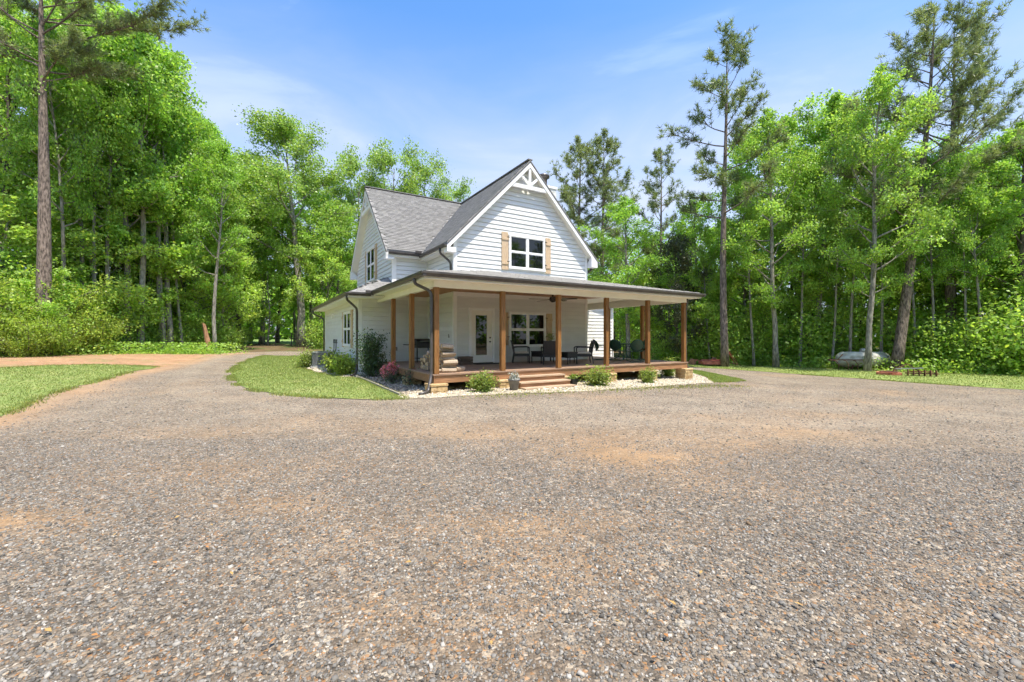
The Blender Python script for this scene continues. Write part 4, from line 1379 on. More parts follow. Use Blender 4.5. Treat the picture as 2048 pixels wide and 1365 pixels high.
LM = [log_mesh(40 + i) for i in range(8)]
rows_ = [13, 13, 12, 11, 8, 5, 4]
for i, n in enumerate(rows_):
    for k in range(n):
        bb = 0.24 + (k + 0.5 * (i % 2)) * 0.148 + lr_.uniform(-0.03, 0.03)
        aa = 0.46 + lr_.uniform(-0.07, 0.07)
        o = link('firewood_log', lr_.choice(LM), None, hw(aa, bb, DK + 0.072 + i * 0.116), (lr_.uniform(0, 6.28), lr_.uniform(-0.05, 0.05), HA + lr_.uniform(-0.16, 0.16)))
        lab = 'split log in the %s row up of the porch wood stack, %s from the front' % (ORDS[i], ORDS[k])
        tag(o, lab, 'log', 'logs in the wood stack')
o = link('firewood_log', LM[2], None, hw(0.92, 0.42, DK + 0.075), (1.0, 0, HA + 0.45))
tag(o, 'single split firewood log fallen loose at the foot of the stack', 'log')


# ------------------------------------------------------------------ air conditioner
acx, acy = -9.47, 21.0
ac = empty('air_conditioner', (acx, acy, gz(acx, acy) + 0.03), HA)
tag(ac, 'grey outdoor air conditioner unit beside the left side wall', 'air conditioner')
MB().bbox(-0.52, 0.52, -0.52, 0.52, 0.0, 0.07, 0.01).build('pad', M['concrete'], ac)


def octo(h, r=0.43):
    return [(r * x, r * y, h) for x, y in ((-1, -0.7), (-0.7, -1), (0.7, -1), (1, -0.7), (1, 0.7), (0.7, 1), (-0.7, 1), (-1, 0.7))]


MB().prism(octo(0.07, 0.40), (0, 0, 0.66)).build('coil', M['ac_dark'], ac)
MB().prism(octo(0.07, 0.435), (0, 0, 0.06)).build('base_pan', M['steel'], ac)
MB().prism(octo(0.74, 0.445), (0, 0, 0.05)).build('top_cover', M['steel'], ac)
pts = octo(0)
for i in range(8):
    p, q = Vector(pts[i]), Vector(pts[(i + 1) % 8])
    n = 12 if (p - q).length > 0.5 else 3
    for j in range(n):
        c = p.lerp(q, (j + 0.5) / n)
        MB().bar((c.x, c.y, 0.13), (c.x, c.y, 0.74), 0.012, 0.012).build('louver', M['steel'], ac)
MB().lathe([(0.30, 0.79), (0.30, 0.80), (0.06, 0.825), (0.05, 0.825)], 16).build('fan_guard', M['ac_dark'], ac)

# edging board along the bed
E1 = [(-2.95, 11.1), (-3.24, 11.59), (-3.85, 12.6), (-4.4, 13.56), (-5.1, 14.75), (-5.84, 15.96)]
m = MB()
for p, q in zip(E1[:-1], E1[1:]):
    m.bar((*p, 0.04), (*q, 0.04), 0.03, 0.10)
tag(m.build('edging_board', M['edging']), 'weathered edging boards between the lawn and the stone bed', 'edging')


# ------------------------------------------------------------------ propane tank and old machinery at the wood's edge
tk = empty('propane_tank', (21.6, 26.0, gz(21.6, 26.0)), R(-3))
tag(tk, 'stained white propane tank lying at the edge of the right-hand wood', 'tank')
prof = [(-1.52, 0.06), (-1.50, 0.20), (-1.42, 0.33), (-1.28, 0.43), (-1.12, 0.475), (-0.4, 0.478), (0.4, 0.478), (1.12, 0.475), (1.28, 0.43), (1.42, 0.33), (1.50, 0.20), (1.52, 0.06)]
MB().tube([(x, 0, 0.60) for x, r in prof], [r for x, r in prof], 28).build('shell', M['tank'], tk, True)
dm_ = MB().lathe([(0.2, 0), (0.2, 0.14), (0.17, 0.2), (0.05, 0.235)], 18, (0.05, 0, 1.05)).build('valve_dome', M['steel'], tk, True)
for x in (-1.12, 0.0, 1.12):
    MB().tube([(x - 0.012, 0, 0.60), (x + 0.012, 0, 0.60)], 0.486, 28).build('weld_seam', M['tank'], tk)
MB().box(-0.35, 0.1, -0.492, -0.47, 0.62, 0.82).build('data_plate', M['steel'], tk)
for x in (-0.85, 0.85):
    MB().prism([(x, -0.3, 0), (x, 0.3, 0), (x, 0.36, 0.3), (x, 0.2, 0.18), (x, -0.2, 0.18), (x, -0.36, 0.3)], (0.06, 0, 0)).build('saddle', M['rustbrown'], tk)

hr = empty('hay_rake_frame', (20.1, 25.3, gz(20.1, 25.3)), R(4))
tag(hr, 'rusty farm implement frame with curved tines standing before the propane tank', 'farm implement')
MB().bar((-1.2, 0, 0.62), (1.3, 0, 0.60), 0.06, 0.06).build('tool_bar', M['rustbrown'], hr)
for x in (-0.9, -0.3, 0.3, 0.9):
    MB().tube([(x, 0, 0.6), (x + 0.12, -0.1, 0.55), (x + 0.2, -0.2, 0.35), (x + 0.1, -0.28, 0.02)], 0.02, 8).build('tine', M['rustbrown'], hr, True)
MB().bar((-0.6, 0, 0.62), (-0.2, 0.1, 0.95), 0.05, 0.03).build('mast', M['rustbrown'], hr)

mw = empty('rotary_mower', (13.7, 28.4, gz(13.7, 28.4)), R(-8))
tag(mw, 'faded red tractor mower parked on the verge beyond the porch corner', 'mower')
MB().prism([(-1.0, -0.7, 0.14), (0.5, -0.85, 0.14), (0.75, -0.2, 0.14), (0.6, 0.7, 0.14), (-0.9, 0.7, 0.14), (-1.1, 0.0, 0.14)], (0, 0, 0.20)).build('mower_deck', M['rust'], mw)
MB().prism([(-0.9, -0.1, 0.345), (0.3, -0.2, 0.345), (0.3, 0.25, 0.345), (-0.9, 0.25, 0.345)], (0, 0, 0.08)).build('deck_rib', M['rust'], mw)
MB().lathe([(0.16, 0.35), (0.16, 0.5), (0.08, 0.58)], 14, (-0.1, 0, 0)).build('gearbox', M['rustbrown'], mw)
MB().tube([(-1.15, 0, 0.4), (-1.35, 0, 0.35), (-1.5, 0.0, 0.26)], 0.04, 8).build('wheel_arm', M['rust'], mw)
MB().tube([(-1.5, -0.07, 0.24), (-1.5, 0.07, 0.24)], 0.24, 18).build('tail_wheel', M['rustbrown'], mw)
for y in (-0.3, 0.3):
    MB().bar((0.55, y, 0.3), (0.85, y * 0.3, 0.98), 0.07, 0.03).build('hitch_arm', M['rust'], mw)
    MB().bar((1.3, y, 0.15), (0.85, y * 0.3, 0.98), 0.05, 0.03).build('hitch_brace', M['rust'], mw)
MB().bar((0.2, 0.0, 0.4), (1.35, -0.1, 0.12), 0.06, 0.06).build('drive_shaft', M['rustbrown'], mw)

ip = empty('disc_harrow', (20.2, 21.7, gz(20.2, 21.7)), R(-35))
tag(ip, 'low rusty drag implement lying on the grass in front of the pine', 'farm implement')
MB().prism([(-1.15, -0.30, 0.03), (-0.55, -0.45, 0.03), (-0.15, -0.30, 0.03), (-0.2, 0.30, 0.03), (-0.8, 0.42, 0.03), (-1.1, 0.2, 0.03)], (0, 0, 0.13)).build('mower_pan', M['rust'], ip)
MB().prism([(-1.02, -0.22, 0.162), (-0.3, -0.25, 0.162), (-0.32, 0.2, 0.162), (-0.9, 0.25, 0.162)], (0, 0, 0.05)).build('pan_rib', M['rustbrown'], ip)
MB().bar((0.0, -0.1, 0.15), (1.25, 0.05, 0.15), 0.07, 0.06).build('gang_bar', M['rustbrown'], ip)
for k in range(6):
    x = 0.1 + 0.21 * k
    MB().tube([(x, -0.1 + 0.02 * k, 0.15), (x + 0.02, -0.1 + 0.02 * k, 0.15)], [0.21, 0.19], 16).build('disc_blade', M['rustbrown'], ip)
MB().prism([(0.1, 0.12, 0.22), (1.1, 0.16, 0.22), (1.05, 0.34, 0.2), (0.15, 0.32, 0.2)], (0, 0, 0.04)).build('drag_plate', M['rust'], ip)
MB().bar((-0.5, 0, 0.2), (0.1, 0.05, 0.62), 0.06, 0.05).build('hitch_arm', M['rustbrown'], ip)
MB().bar((0.6, 0, 0.2), (0.1, 0.05, 0.62), 0.06, 0.05).build('hitch_arm', M['rustbrown'], ip)
MB().bar((-0.4, -0.2, 0.35), (0.7, 0.1, 0.42), 0.08, 0.05).build('cross_bar', M['steel'], ip)

# ------------------------------------------------------------------ wire fence before the pasture
fx = [(-34 + 1.6 * i, 41.0 - 0.25 * i * 0.2) for i in range(20)]
fen = empty('wire_fence', (fx[0][0], fx[0][1], gz(*fx[0])))
tag(fen, 'wire fence on thin posts before the bright pasture', 'fence')
pm = MB().tube([(0, 0, -0.2), (0, 0, 1.25)], [0.05, 0.045], 7).mesh('fence_post', M['bark_dark'])
for x, y in fx:
    link('fence_post', pm, fen, (x - fx[0][0], y - fx[0][1], gz(x, y) - gz(*fx[0])))
for zz in (0.35, 0.7, 1.05):
    MB().tube([(x - fx[0][0], y - fx[0][1] - 0.05, zz) for x, y in fx], 0.006, 5).build('wire', M['steel'], fen)


# ------------------------------------------------------------------ vegetation generators
def leaf_quads(P, size, rng, up=0.7, out=None, aspect=0.6, fold=0.12):
    n = len(P)
    N = rng.normal(size=(n, 3))
    N /= np.linalg.norm(N, axis=1, keepdims=True)
    N[:, 2] += up
    if out is not None: N += out
    N /= np.linalg.norm(N, axis=1, keepdims=True)
    T = np.cross(N, rng.normal(size=(n, 3)))
    T /= np.linalg.norm(T, axis=1, keepdims=True) + 1e-9
    S = np.cross(N, T)
    sz = np.broadcast_to(np.asarray(size, float), (n,))[:, None]
    V = np.stack([P + T * sz, P + S * sz * aspect + N * sz * fold, P - T * sz * 0.9 - N * sz * fold, P - S * sz * aspect + N * sz * fold], 1).reshape(-1, 3)
    F = np.arange(n * 4).reshape(-1, 4)
    return V, F


def leaf_tint(n, rng, lo=0.62, hi=1.28, yellow=0.15):
    b = rng.uniform(lo, hi, n)
    y = (rng.random(n) < yellow) * rng.uniform(0.1, 0.45, n)
    t = np.stack([b * (1 + y), b * (1 + 0.25 * y), b * (1 - 0.3 * y)], 1)
    return np.repeat(t, 4, 0)


def curve_pts(p0, d0, L, bend, n, rng, wob=0.06):
    """a limb: starts at p0 along d0, gradually bends towards bend"""
    pts = [np.array(p0, float)]
    d = np.array(d0, float)
    for i in range(n):
        d = d + np.array(bend) / n + rng.normal(0, wob, 3)
        d /= np.linalg.norm(d)
        pts.append(pts[-1] + d * L / n)
    return pts


def decid(seed, H, cb, RR, nleaf, leaf=0.12, r0=0.17, bark='bark_grey', leafmat='leaf_decid', limbs=24, sub=5, spread=0.5, shape=0.75, lean=0.02, top=0.93, multi=False, clump=0.36):
    rng = np.random.default_rng(seed)
    tr = MB()
    path = [np.zeros(3)]
    d = np.array([rng.normal(0, lean), rng.normal(0, lean), 1.0])
    n = 12
    for i in range(n):
        d = (d - [0, 0, 1]) * 0.8 + [0, 0, 1] + rng.normal(0, 0.03, 3) * [1, 1, 0]
        d[2] = 1
        path.append(path[-1] + d / np.linalg.norm(d) * H * top / n)
    rad = [r0 * (1.35 if i == 0 else 1.0) * max(0.06, (1 - i / n)) ** 0.8 + 0.012 for i in range(n + 1)]
    tr.tube(path, rad, 9)
    path = np.array(path)

    def at(t):
        k = min(t * n, n - 1e-6)
        i = int(k)
        return path[i] + (path[i + 1] - path[i]) * (k - i), rad[i] + (rad[i + 1] - rad[i]) * (k - i)

    C, S = [], []
    az = rng.uniform(0, 6.28)
    for i in range(limbs):
        u = (i + rng.uniform(-0.3, 0.3)) / limbs
        u = min(max(u, 0.0), 1.0)
        t = cb + (0.99 - cb) * u
        p, r = at(t)
        az += 2.4 + rng.normal(0, 0.35)
        prof = math.sin(math.pi * (0.16 + 0.80 * u)) ** shape
        L = RR * prof * rng.uniform(0.7, 1.2) * (1.0 if u < 0.9 else 0.7)
        el = R(12 + 58 * u ** 1.3) + rng.normal(0, 0.14)
        dd = np.array([math.cos(az) * math.cos(el), math.sin(az) * math.cos(el), math.sin(el)])
        pts = curve_pts(p, dd, L, (0, 0, 0.55), 5, rng, 0.09)
        rr = max(0.012, min(r * 0.55, 0.02 + L * 0.016))
        tr.tube(pts, [rr * (1 - 0.8 * k / 5) for k in range(6)], 5, False)
        kz = 0.42 + 0.58 * min(1.0, L / RR)
        C.append(pts[-1]); S.append(kz)
        for j in range(sub):
            f = rng.uniform(0.35, 0.98)
            k = int(f * 5)
            q = pts[k] + (pts[min(k + 1, 5)] - pts[k]) * (f * 5 - k)
            d2 = dd + rng.normal(0, spread, 3) + [0, 0, 0.15]
            d2 /= np.linalg.norm(d2)
            L2 = L * rng.uniform(0.22, 0.5)
            p2 = curve_pts(q, d2, L2, (0, 0, 0.3), 3, rng, 0.12)
            tr.tube(p2, [rr * 0.4, rr * 0.3, rr * 0.2, 0.006], 4, False)
            C += [p2[-1], p2[1]]
            S += [0.9 * kz, 0.55 * kz]
    C, S = np.array(C), np.array(S)
    w = S ** 2.2 * rng.uniform(0.5, 1.5, len(S))
    cnt = rng.multinomial(nleaf, w / w.sum())
    idx = np.repeat(np.arange(len(C)), cnt)
    sg = clump * RR / 3.5 * S[idx][:, None]
    P = C[idx] + rng.normal(size=(nleaf, 3)) * sg * [1, 1, 0.62]
    P[:, 2] = np.maximum(P[:, 2], 0.05)
    out = P - C.mean(0)
    out /= np.linalg.norm(out, axis=1, keepdims=True) + 1e-6
    V, F = leaf_quads(P, leaf * rng.uniform(0.65, 1.3, nleaf), rng, 0.3, out * 0.35)
    cl = rng.uniform(0.78, 1.2, len(C))[idx]
    T = leaf_tint(nleaf, rng) * np.repeat(cl, 4)[:, None]
    return tr.mesh('trunk', M[bark], True), np_mesh('crown', V, F, M[leafmat], T)


def pine(seed, H, cb, RR, r0=0.24, limbs=26, extra=(), lean=(0, 0), curve=0.0, needle=0.27, dens=1.0, wide=1.0):
    rng = np.random.default_rng(seed)
    tr = MB()
    n = 14
    path = []
    for i in range(n + 1):
        t = i / n
        path.append(np.array([lean[0] * t * H + curve * math.sin(t * 3.0) , lean[1] * t * H + 0.1 * math.sin(t * 5), t * H]))
    rad = [r0 * (1.2 if i == 0 else 1.0) * max(0.05, 1 - (i / n) ** 1.25) + 0.015 for i in range(n + 1)]
    tr.tube(path, rad, 10)
    path = np.array(path)

    def at(t):
        k = min(t * n, n - 1e-6)
        i = int(k)
        return path[i] + (path[i + 1] - path[i]) * (k - i), rad[i] + (rad[i + 1] - rad[i]) * (k - i)

    TU, TD = [], []
    az = rng.uniform(0, 6.28)
    specs = []
    for i in range(limbs):
        u = (i + rng.uniform(-0.4, 0.4)) / limbs
        u = min(max(u, 0), 1)
        az += 2.4 + rng.normal(0, 0.5)
        L = RR * (1 - u) ** 0.55 * rng.uniform(0.55, 1.15) + 0.5
        if u < 0.25: L *= rng.uniform(0.4, 1.0)
        specs.append((cb + (0.985 - cb) * u, az, L, R(8 + 50 * u ** 1.5) + rng.normal(0, 0.12), u))
    for z, a_, L, e in extra:
        specs.append((z / H, a_, L, e, 0.4))
    for t, a_, L, el, u in specs:
        p, r = at(t)
        dd = np.array([math.cos(a_) * math.cos(el), math.sin(a_) * math.cos(el), math.sin(el)])
        pts = curve_pts(p, dd, L, (0, 0, 0.35), 6, rng, 0.07)
        rr = max(0.015, min(r * 0.5, 0.018 + L * 0.010))
        tr.tube(pts, [rr * (1 - 0.75 * k / 6) for k in range(7)], 5, False)
        ns = int((5 + L * 3.4) * dens)
        for j in range(ns):
            f = rng.uniform(0.38, 1.0)
            k = min(int(f * 6), 5)
            q = pts[k] + (pts[k + 1] - pts[k]) * (f * 6 - k)
            d2 = dd * 0.9 + rng.normal(0, 0.5, 3) + [0, 0, 0.22]
            d2 /= np.linalg.norm(d2)
            L2 = rng.uniform(0.4, 1.25) * min(1.0, L / 2.2)
            p2 = curve_pts(q, d2, L2, (0, 0, 0.5), 3, rng, 0.12)
            tr.tube(p2, [rr * 0.35, rr * 0.3, rr * 0.22, 0.006], 4, False)
            for w in (1.0, 0.8, 0.6, 0.38):
                kk = w * 3
                i0 = min(int(kk), 2)
                c = p2[i0] + (p2[i0 + 1] - p2[i0]) * (kk - i0)
                TU.append(c + rng.normal(0, 0.09, 3))
                TD.append(d2)
    TU, TD = np.array(TU), np.array(TD)
    k = 15
    m = len(TU)
    base = np.repeat(TU, k, 0)
    d = np.repeat(TD, k, 0) * 0.55 + rng.normal(0, 0.62, (m * k, 3)) + [0, 0, 0.22]
    d /= np.linalg.norm(d, axis=1, keepdims=True)
    ln = (needle * rng.uniform(0.7, 1.3, m * k))[:, None]
    sd = np.cross(d, rng.normal(size=(m * k, 3)))
    sd /= np.linalg.norm(sd, axis=1, keepdims=True)
    wd = 0.015 * wide
    V = np.stack([base - sd * wd, base + sd * wd, base + d * ln + sd * wd * 0.4, base + d * ln - sd * wd * 0.4], 1).reshape(-1, 3)
    F = np.arange(m * k * 4).reshape(-1, 4)
    T = np.repeat(np.repeat(rng.uniform(0.7, 1.25, m), k) * rng.uniform(0.8, 1.2, m * k), 4)[:, None] * np.array([[1.0, 1.0, 1.0]])
    return tr.mesh('trunk', M['bark_pine'], True), np_mesh('crown', V, F, M['needle'], T)


def shrub(seed, H, RR, nleaf, leaf, leafmat, bark='bark_dark', stems=9, low=0.15, upright=0.5, clump=0.22, flowers=0, tint=(0.62, 1.28)):
    rng = np.random.default_rng(seed)
    tr = MB()
    C = []
    for i in range(stems):
        az = 2.4 * i + rng.normal(0, 0.3)
        el = R(40 + 45 * rng.random() * (0.6 + upright))
        el = min(el, R(88))
        dd = np.array([math.cos(az) * math.cos(el), math.sin(az) * math.cos(el), math.sin(el)])
        L = H * rng.uniform(0.65, 1.0)
        pts = curve_pts((rng.normal(0, 0.04 * RR), rng.normal(0, 0.04 * RR), 0.0), dd, L, (0, 0, 0.3), 5, rng, 0.1)
        for q in pts:
            rr = math.hypot(q[0], q[1])
            if rr > RR: q[0] *= RR / rr; q[1] *= RR / rr
        r = 0.006 + 0.008 * H
        tr.tube(pts, [r * (1 - 0.14 * k) for k in range(6)], 5, False)
        for k in range(1, 6):
            if pts[k][2] > low * H: C.append(pts[k])
            for _ in range(3):
                d2 = dd * 0.3 + rng.normal(0, 0.7, 3) + [0, 0, 0.1]
                d2 /= np.linalg.norm(d2)
                q = pts[k] + d2 * RR * rng.uniform(0.15, 0.5)
                q[2] = max(q[2], low * H)
                tr.tube([pts[k], (pts[k] + q) / 2 + [0, 0, 0.02 * H], q], [r * 0.4, r * 0.3, r * 0.15], 4, False)
                C.append(q)
    C = np.array(C)
    idx = rng.integers(0, len(C), nleaf)
    P = C[idx] + rng.normal(size=(nleaf, 3)) * clump * RR
    P[:, 2] = np.maximum(P[:, 2], 0.03)
    out = P - C.mean(0)
    out /= np.linalg.norm(out, axis=1, keepdims=True) + 1e-6
    V, F = leaf_quads(P, leaf * rng.uniform(0.65, 1.3, nleaf), rng, 0.35, out * 0.45)
    T = leaf_tint(nleaf, rng, *tint) * np.repeat(rng.uniform(0.8, 1.2, len(C))[idx], 4)[:, None]
    meshes = [tr.mesh('stems', M[bark], True), np_mesh('foliage', V, F, M[leafmat], T)]
    if flowers:
        Q = C[rng.integers(0, len(C), flowers // 6)]
        Q = np.repeat(Q, 6, 0) + rng.normal(size=(flowers // 6 * 6, 3)) * RR * 0.10
        Q[:, 2] += 0.10
        V, F = leaf_quads(Q, leaf * 1.35 * rng.uniform(0.8, 1.2, len(Q)), rng, 0.5, None, 0.8)
        meshes.append(np_mesh('flowers', V, F, M['petal'], leaf_tint(len(Q), rng, 0.8, 1.2, 0)))
    return meshes


PROTO = {
    'd0': (16.0, *decid(101, 16.0, 0.24, 3.5, 15000, leaf=0.092, limbs=26)),
    'd1': (18.0, *decid(102, 18.0, 0.36, 3.3, 13500, leaf=0.092, r0=0.19, limbs=25)),
    'd2': (15.0, *decid(103, 15.0, 0.17, 3.7, 15000, leaf=0.092, bark='bark_dark', limbs=27)),
    'd3': (17.0, *decid(104, 17.0, 0.42, 3.6, 12000, leaf=0.092, r0=0.16, limbs=22)),
    'u0': (8.0, *decid(105, 8.0, 0.10, 2.5, 8500, leaf=0.08, leafmat='leaf_young_brightened', r0=0.08, limbs=20, sub=5)),
    'u1': (9.0, *decid(106, 9.0, 0.18, 3.0, 8500, leaf=0.08, leafmat='leaf_young_brightened', r0=0.09, limbs=20, sub=5, bark='bark_dark')),
    'u2': (7.0, *decid(107, 7.0, 0.06, 2.7, 8500, leaf=0.08, leafmat='leaf_young_brightened', r0=0.07, limbs=18, sub=6)),
    'oak': (25.0, *decid(108, 25.0, 0.34, 6.6, 32000, leaf=0.108, r0=0.36, limbs=22, sub=6, leafmat='leaf_oak', shape=0.6, clump=0.34, spread=0.65)),
    'oak2': (20.0, *decid(109, 20.0, 0.30, 5.4, 18000, leaf=0.115, r0=0.28, limbs=20, sub=5, leafmat='leaf_oak', shape=0.6, clump=0.36)),
    'gum': (18.5, *decid(110, 18.5, 0.22, 3.0, 18000, leaf=0.078, r0=0.17, limbs=34, sub=4, shape=1.0, clump=0.42, leafmat='leaf_decid')),
    'p0': (20.0, *pine(201, 20.0, 0.46, 3.4, 0.20, 26, dens=1.0)),
    'p1': (20.0, *pine(202, 20.0, 0.36, 3.6, 0.20, 38, dens=0.95)),
    'p2': (21.0, *pine(203, 21.0, 0.40, 4.4, 0.26, 36, lean=(0.10, 0.0), curve=0.4, dens=0.9)),
    'p3': (21.0, *pine(204, 21.0, 0.38, 5.0, 0.28, 38, lean=(0.05, 0.02), dens=0.95)),
    'p4': (26.0, *pine(205, 26.0, 0.62, 4.2, 0.36, 18, extra=((18.6, 0.0, 8.6, 0.10), (20.2, 0.15, 8.2, 0.10), (16.6, 0.5, 3.0, 0.4), (17.4, 2.9, 5.5, 0.5), (19.5, 3.3, 5.0, 0.4), (21.0, 0.3, 6.5, 0.35), (19.4, 6.1, 7.5, 0.16)), dens=1.9)),
    'g2': (17.0, *decid(112, 17.0, 0.30, 2.5, 13000, leaf=0.085, r0=0.15, limbs=30, sub=4, shape=0.9, clump=0.40)),
    'g3': (19.0, *decid(113, 19.0, 0.20, 2.7, 15000, leaf=0.085, r0=0.17, bark='bark_dark', limbs=36, sub=4, shape=1.1, clump=0.36)),
    'cedar': (11.0, *decid(111, 11.0, 0.06, 2.5, 13000, leaf=0.085, r0=0.12, bark='bark_dark', leafmat='cedar', limbs=34, sub=5, shape=0.5, clump=0.45)),
}
TREES = []
trng = random.Random(99)


def tree(kind, x, y, h, label, group=None, rz=None, wid=1.0, name='tree', cat='tree'):
    H, tm, cm = PROTO[kind]
    s = h / H
    t = empty(name, (x, y, gz(x, y) - 0.05), trng.uniform(0, 6.28) if rz is None else rz)
    t.scale = (s * wid, s * wid, s)
    link('trunk', tm, t)
    link('crown', cm, t)
    tag(t, label, cat, group)
    TREES.append(t)
    return t


def px(p, d):  # lateral position of something seen at column p at depth d
    return (p - 1024.0) / 844.0 * d


def th(ytop, d, x):
    return (672 - ytop) / 844.0 * d + CAM_H - gz(x, d)


def ordered(items, fmt):
    # label by order along the row as seen from the drive
    order = sorted(range(len(items)), key=lambda i: items[i][0])
    lab = {}
    for r_, i in enumerate(order): lab[i] = fmt.format(ORDS[r_])
    return [(it, lab[i]) for i, it in enumerate(items)]


# --- trees that can be told apart
def T(kind, p, d, ytop, label, group=None, rz=None, wid=1.0, name=None):
    x = px(p, d)
    nm = name or {'p': 'pine_tree', 'o': 'oak_tree', 'c': 'cedar_tree', 'g': 'sweetgum_tree'}.get(kind[0], 'broadleaf_tree')
    return tree(kind, x, d, th(ytop, d, x), label, group, rz, wid, nm, 'tree')


T('p4', 85, 22.8, -150, 'tall pine with a thick bare trunk and long limbs reaching over the left wood', rz=0.0)
T('oak', 603, 40.5, 225, 'big spreading oak rising just left of the house roof', wid=1.2)
T('oak2', 716, 50, 318, 'oak behind the side gable peak, left of the roof ridge', wid=0.85)
T('oak2', 785, 52, 308, 'oak whose rounded top shows above the middle of the side roof', wid=0.9)
T('oak2', 848, 55, 328, 'oak standing right of centre above the side roof ridge', wid=0.85)
T('oak2', 912, 62, 372, 'low tree top peeping over the roof beside the front gable', wid=0.8)
T('p1', 1158, 41, 288, 'pine close behind the front gable, the left of two twins', wid=1.15)
T('p1', 1206, 40, 275, 'taller of the twin pines right of the front gable', rz=2.1, wid=1.15)
T('p0', 1322, 35, 303, 'slim pine between the twin pines and the porch corner', wid=0.9)
T('gum', 1256, 32.5, 375, 'bright green tree with a pointed top right of the twin pines', wid=1.4)
T('p0', 1450, 27.5, 84, 'lone thin pine with a bare trunk standing clear of the right wood', rz=1.0, wid=1.05)
T('gum', 1552, 27.5, 180, 'slender leafy tree just right of the lone thin pine', wid=0.95)
T('gum', 1735, 24.3, 98, 'tall leafy tree with a pale trunk in front of the propane tank', wid=0.88)
T('p2', 1792, 24.9, 22, 'tall pine with a curved trunk behind the fallen implement', rz=0.0)
T('p3', 1905, 26.2, 45, 'wide-crowned pine beside the curved one at the right', rz=0.4)
T('d1', 1640, 29.0, 175, 'dark-trunked tree between the two slender leafy trees', wid=0.9)
T('d3', 1762, 26.3, 330, 'thin grey-trunked tree close beside the propane tank', wid=0.7)
T('g3', 2035, 24.0, 205, 'bright leafy tree at the right end of the wood', wid=1.15)
T('g2', 1960, 27.0, 270, 'dense leafy tree between the wide pine and the right end', wid=1.0)
T('cedar', 1352, 31.0, 470, 'dull olive cedar behind the right porch corner', wid=1.0)
T('d0', 1400, 32.5, 385, 'light green rounded tree left of the lone thin pine', wid=1.15)
T('d3', 325, 30.2, 60, 'pale-trunked tree, the left one of the two at the straw bank', wid=0.9)
T('d3', 341, 30.6, 120, 'pale crooked-trunked tree, the right one of the two at the straw bank', rz=2.0, wid=0.9)
T('d1', 430, 31.2, 270, 'grey-trunked tree where the driveway bends out of sight', wid=0.8)
T('g2', 255, 28.2, -10, 'slim tree above the straw bank with a short clear trunk', wid=0.95)
T('d3', 281, 28.6, 40, 'slim grey tree a step right of the straw bank corner', wid=0.9)
T('g3', 10, 27.0, -70, 'tall leafy tree at the far left edge left of the big pine', wid=1.0)
T('g2', 160, 28.5, -60, 'tall dense tree close behind the big pine', wid=1.0)
T('g3', 205, 31.0, -30, 'tall tree with a dark straight trunk deep in the left wood', wid=0.95)
T('g2', 392, 34.0, 185, 'bright tree on the slope of the left wood towards the sky', wid=0.95)
T('d2', 455, 38.0, 300, 'leafy tree between the driveway bend and the big oak', wid=1.0)
T('u0', 8, 24.2, 385, 'young light green tree overhanging the yellow bushes at far left', wid=1.35)
T('u2', 100, 23.7, 545, 'young light green sapling rising out of the bushes right of the big pine', wid=1.1)
T('u1', 140, 26.6, 440, 'young broad tree in front of the big pine trunk', wid=1.2)
# --- rows that nothing tells apart
LW = 'broadleaf tree within the dense left wood behind the straw bank'
for (p, d, yt, k), lab_ in ordered(((60, 31, -20, 'd1'), (120, 34, -40, 'd3'), (290, 33, 70, 'd0'), (240, 36, 0, 'd1'), (340, 38, 140, 'd2'), (0, 33, -60, 'd2'), (410, 40, 230, 'd1'), (180, 38, -30, 'd0'), (370, 43, 210, 'd0'),
                    (-60, 27, -60, 'd1'), (300, 43, 120, 'd2')), '{} tree from the left within the dense wood behind the straw bank'):
    T({'d0': 'g2', 'd2': 'g3'}.get(k, k), p, d, yt, lab_, 'trees in the left wood', wid=0.9)
LU = 'young understory tree at the shaded edge of the left wood'
for (p, d, yt, k), lab_ in ordered(((190, 27.2, 470, 'u2'), (235, 28.5, 430, 'u1'), (300, 30.5, 500, 'u0'), (370, 32.5, 430, 'u1'), (395, 34, 500, 'u2'), (450, 35, 480, 'u0'), (150, 29, 380, 'u1'), (60, 29, 330, 'u0'), (270, 32, 380, 'u2')), '{} young understory tree from the left along the left wood edge'):
    T(k, p, d, yt, lab_, 'understory of the left wood', wid=1.15)
BK = 'broadleaf tree in the row between the house and the pasture'
for (p, d, yt, k), lab_ in ordered(((480, 41, 330, 'd2'), (525, 42.5, 320, 'd0'), (555, 44, 400, 'd2'), (640, 43, 380, 'd0'), (672, 44, 400, 'd2'), (500, 47, 380, 'd1'), (590, 48, 430, 'd0'), (625, 50, 350, 'd1'), (690, 47, 420, 'd2'),
                    (655, 40, 500, 'u1'), (535, 40.5, 520, 'u0')), '{} tree from the left in the row between house and pasture'):
    T(k, p, d, yt, lab_, 'trees behind the house')
for (p, d, yt, k), lab_ in ordered(((1508, 28.6, 320, 'd3'), (1600, 28.0, 300, 'd3'), (1665, 27.2, 340, 'd3'), (1698, 26.9, 280, 'd3'), (1832, 25.6, 330, 'd3'), (1868, 25.0, 300, 'd3'), (1938, 24.0, 340, 'd3'), (1972, 23.6, 280, 'd3'), (1420, 29.8, 430, 'd3')),
                                   '{} slender bare-stemmed tree from the porch end along the right verge'):
    T(k, p, d, yt, lab_, 'slender trees along the right verge', wid=0.62).rotation_euler[0] = trng.uniform(-0.07, 0.07)
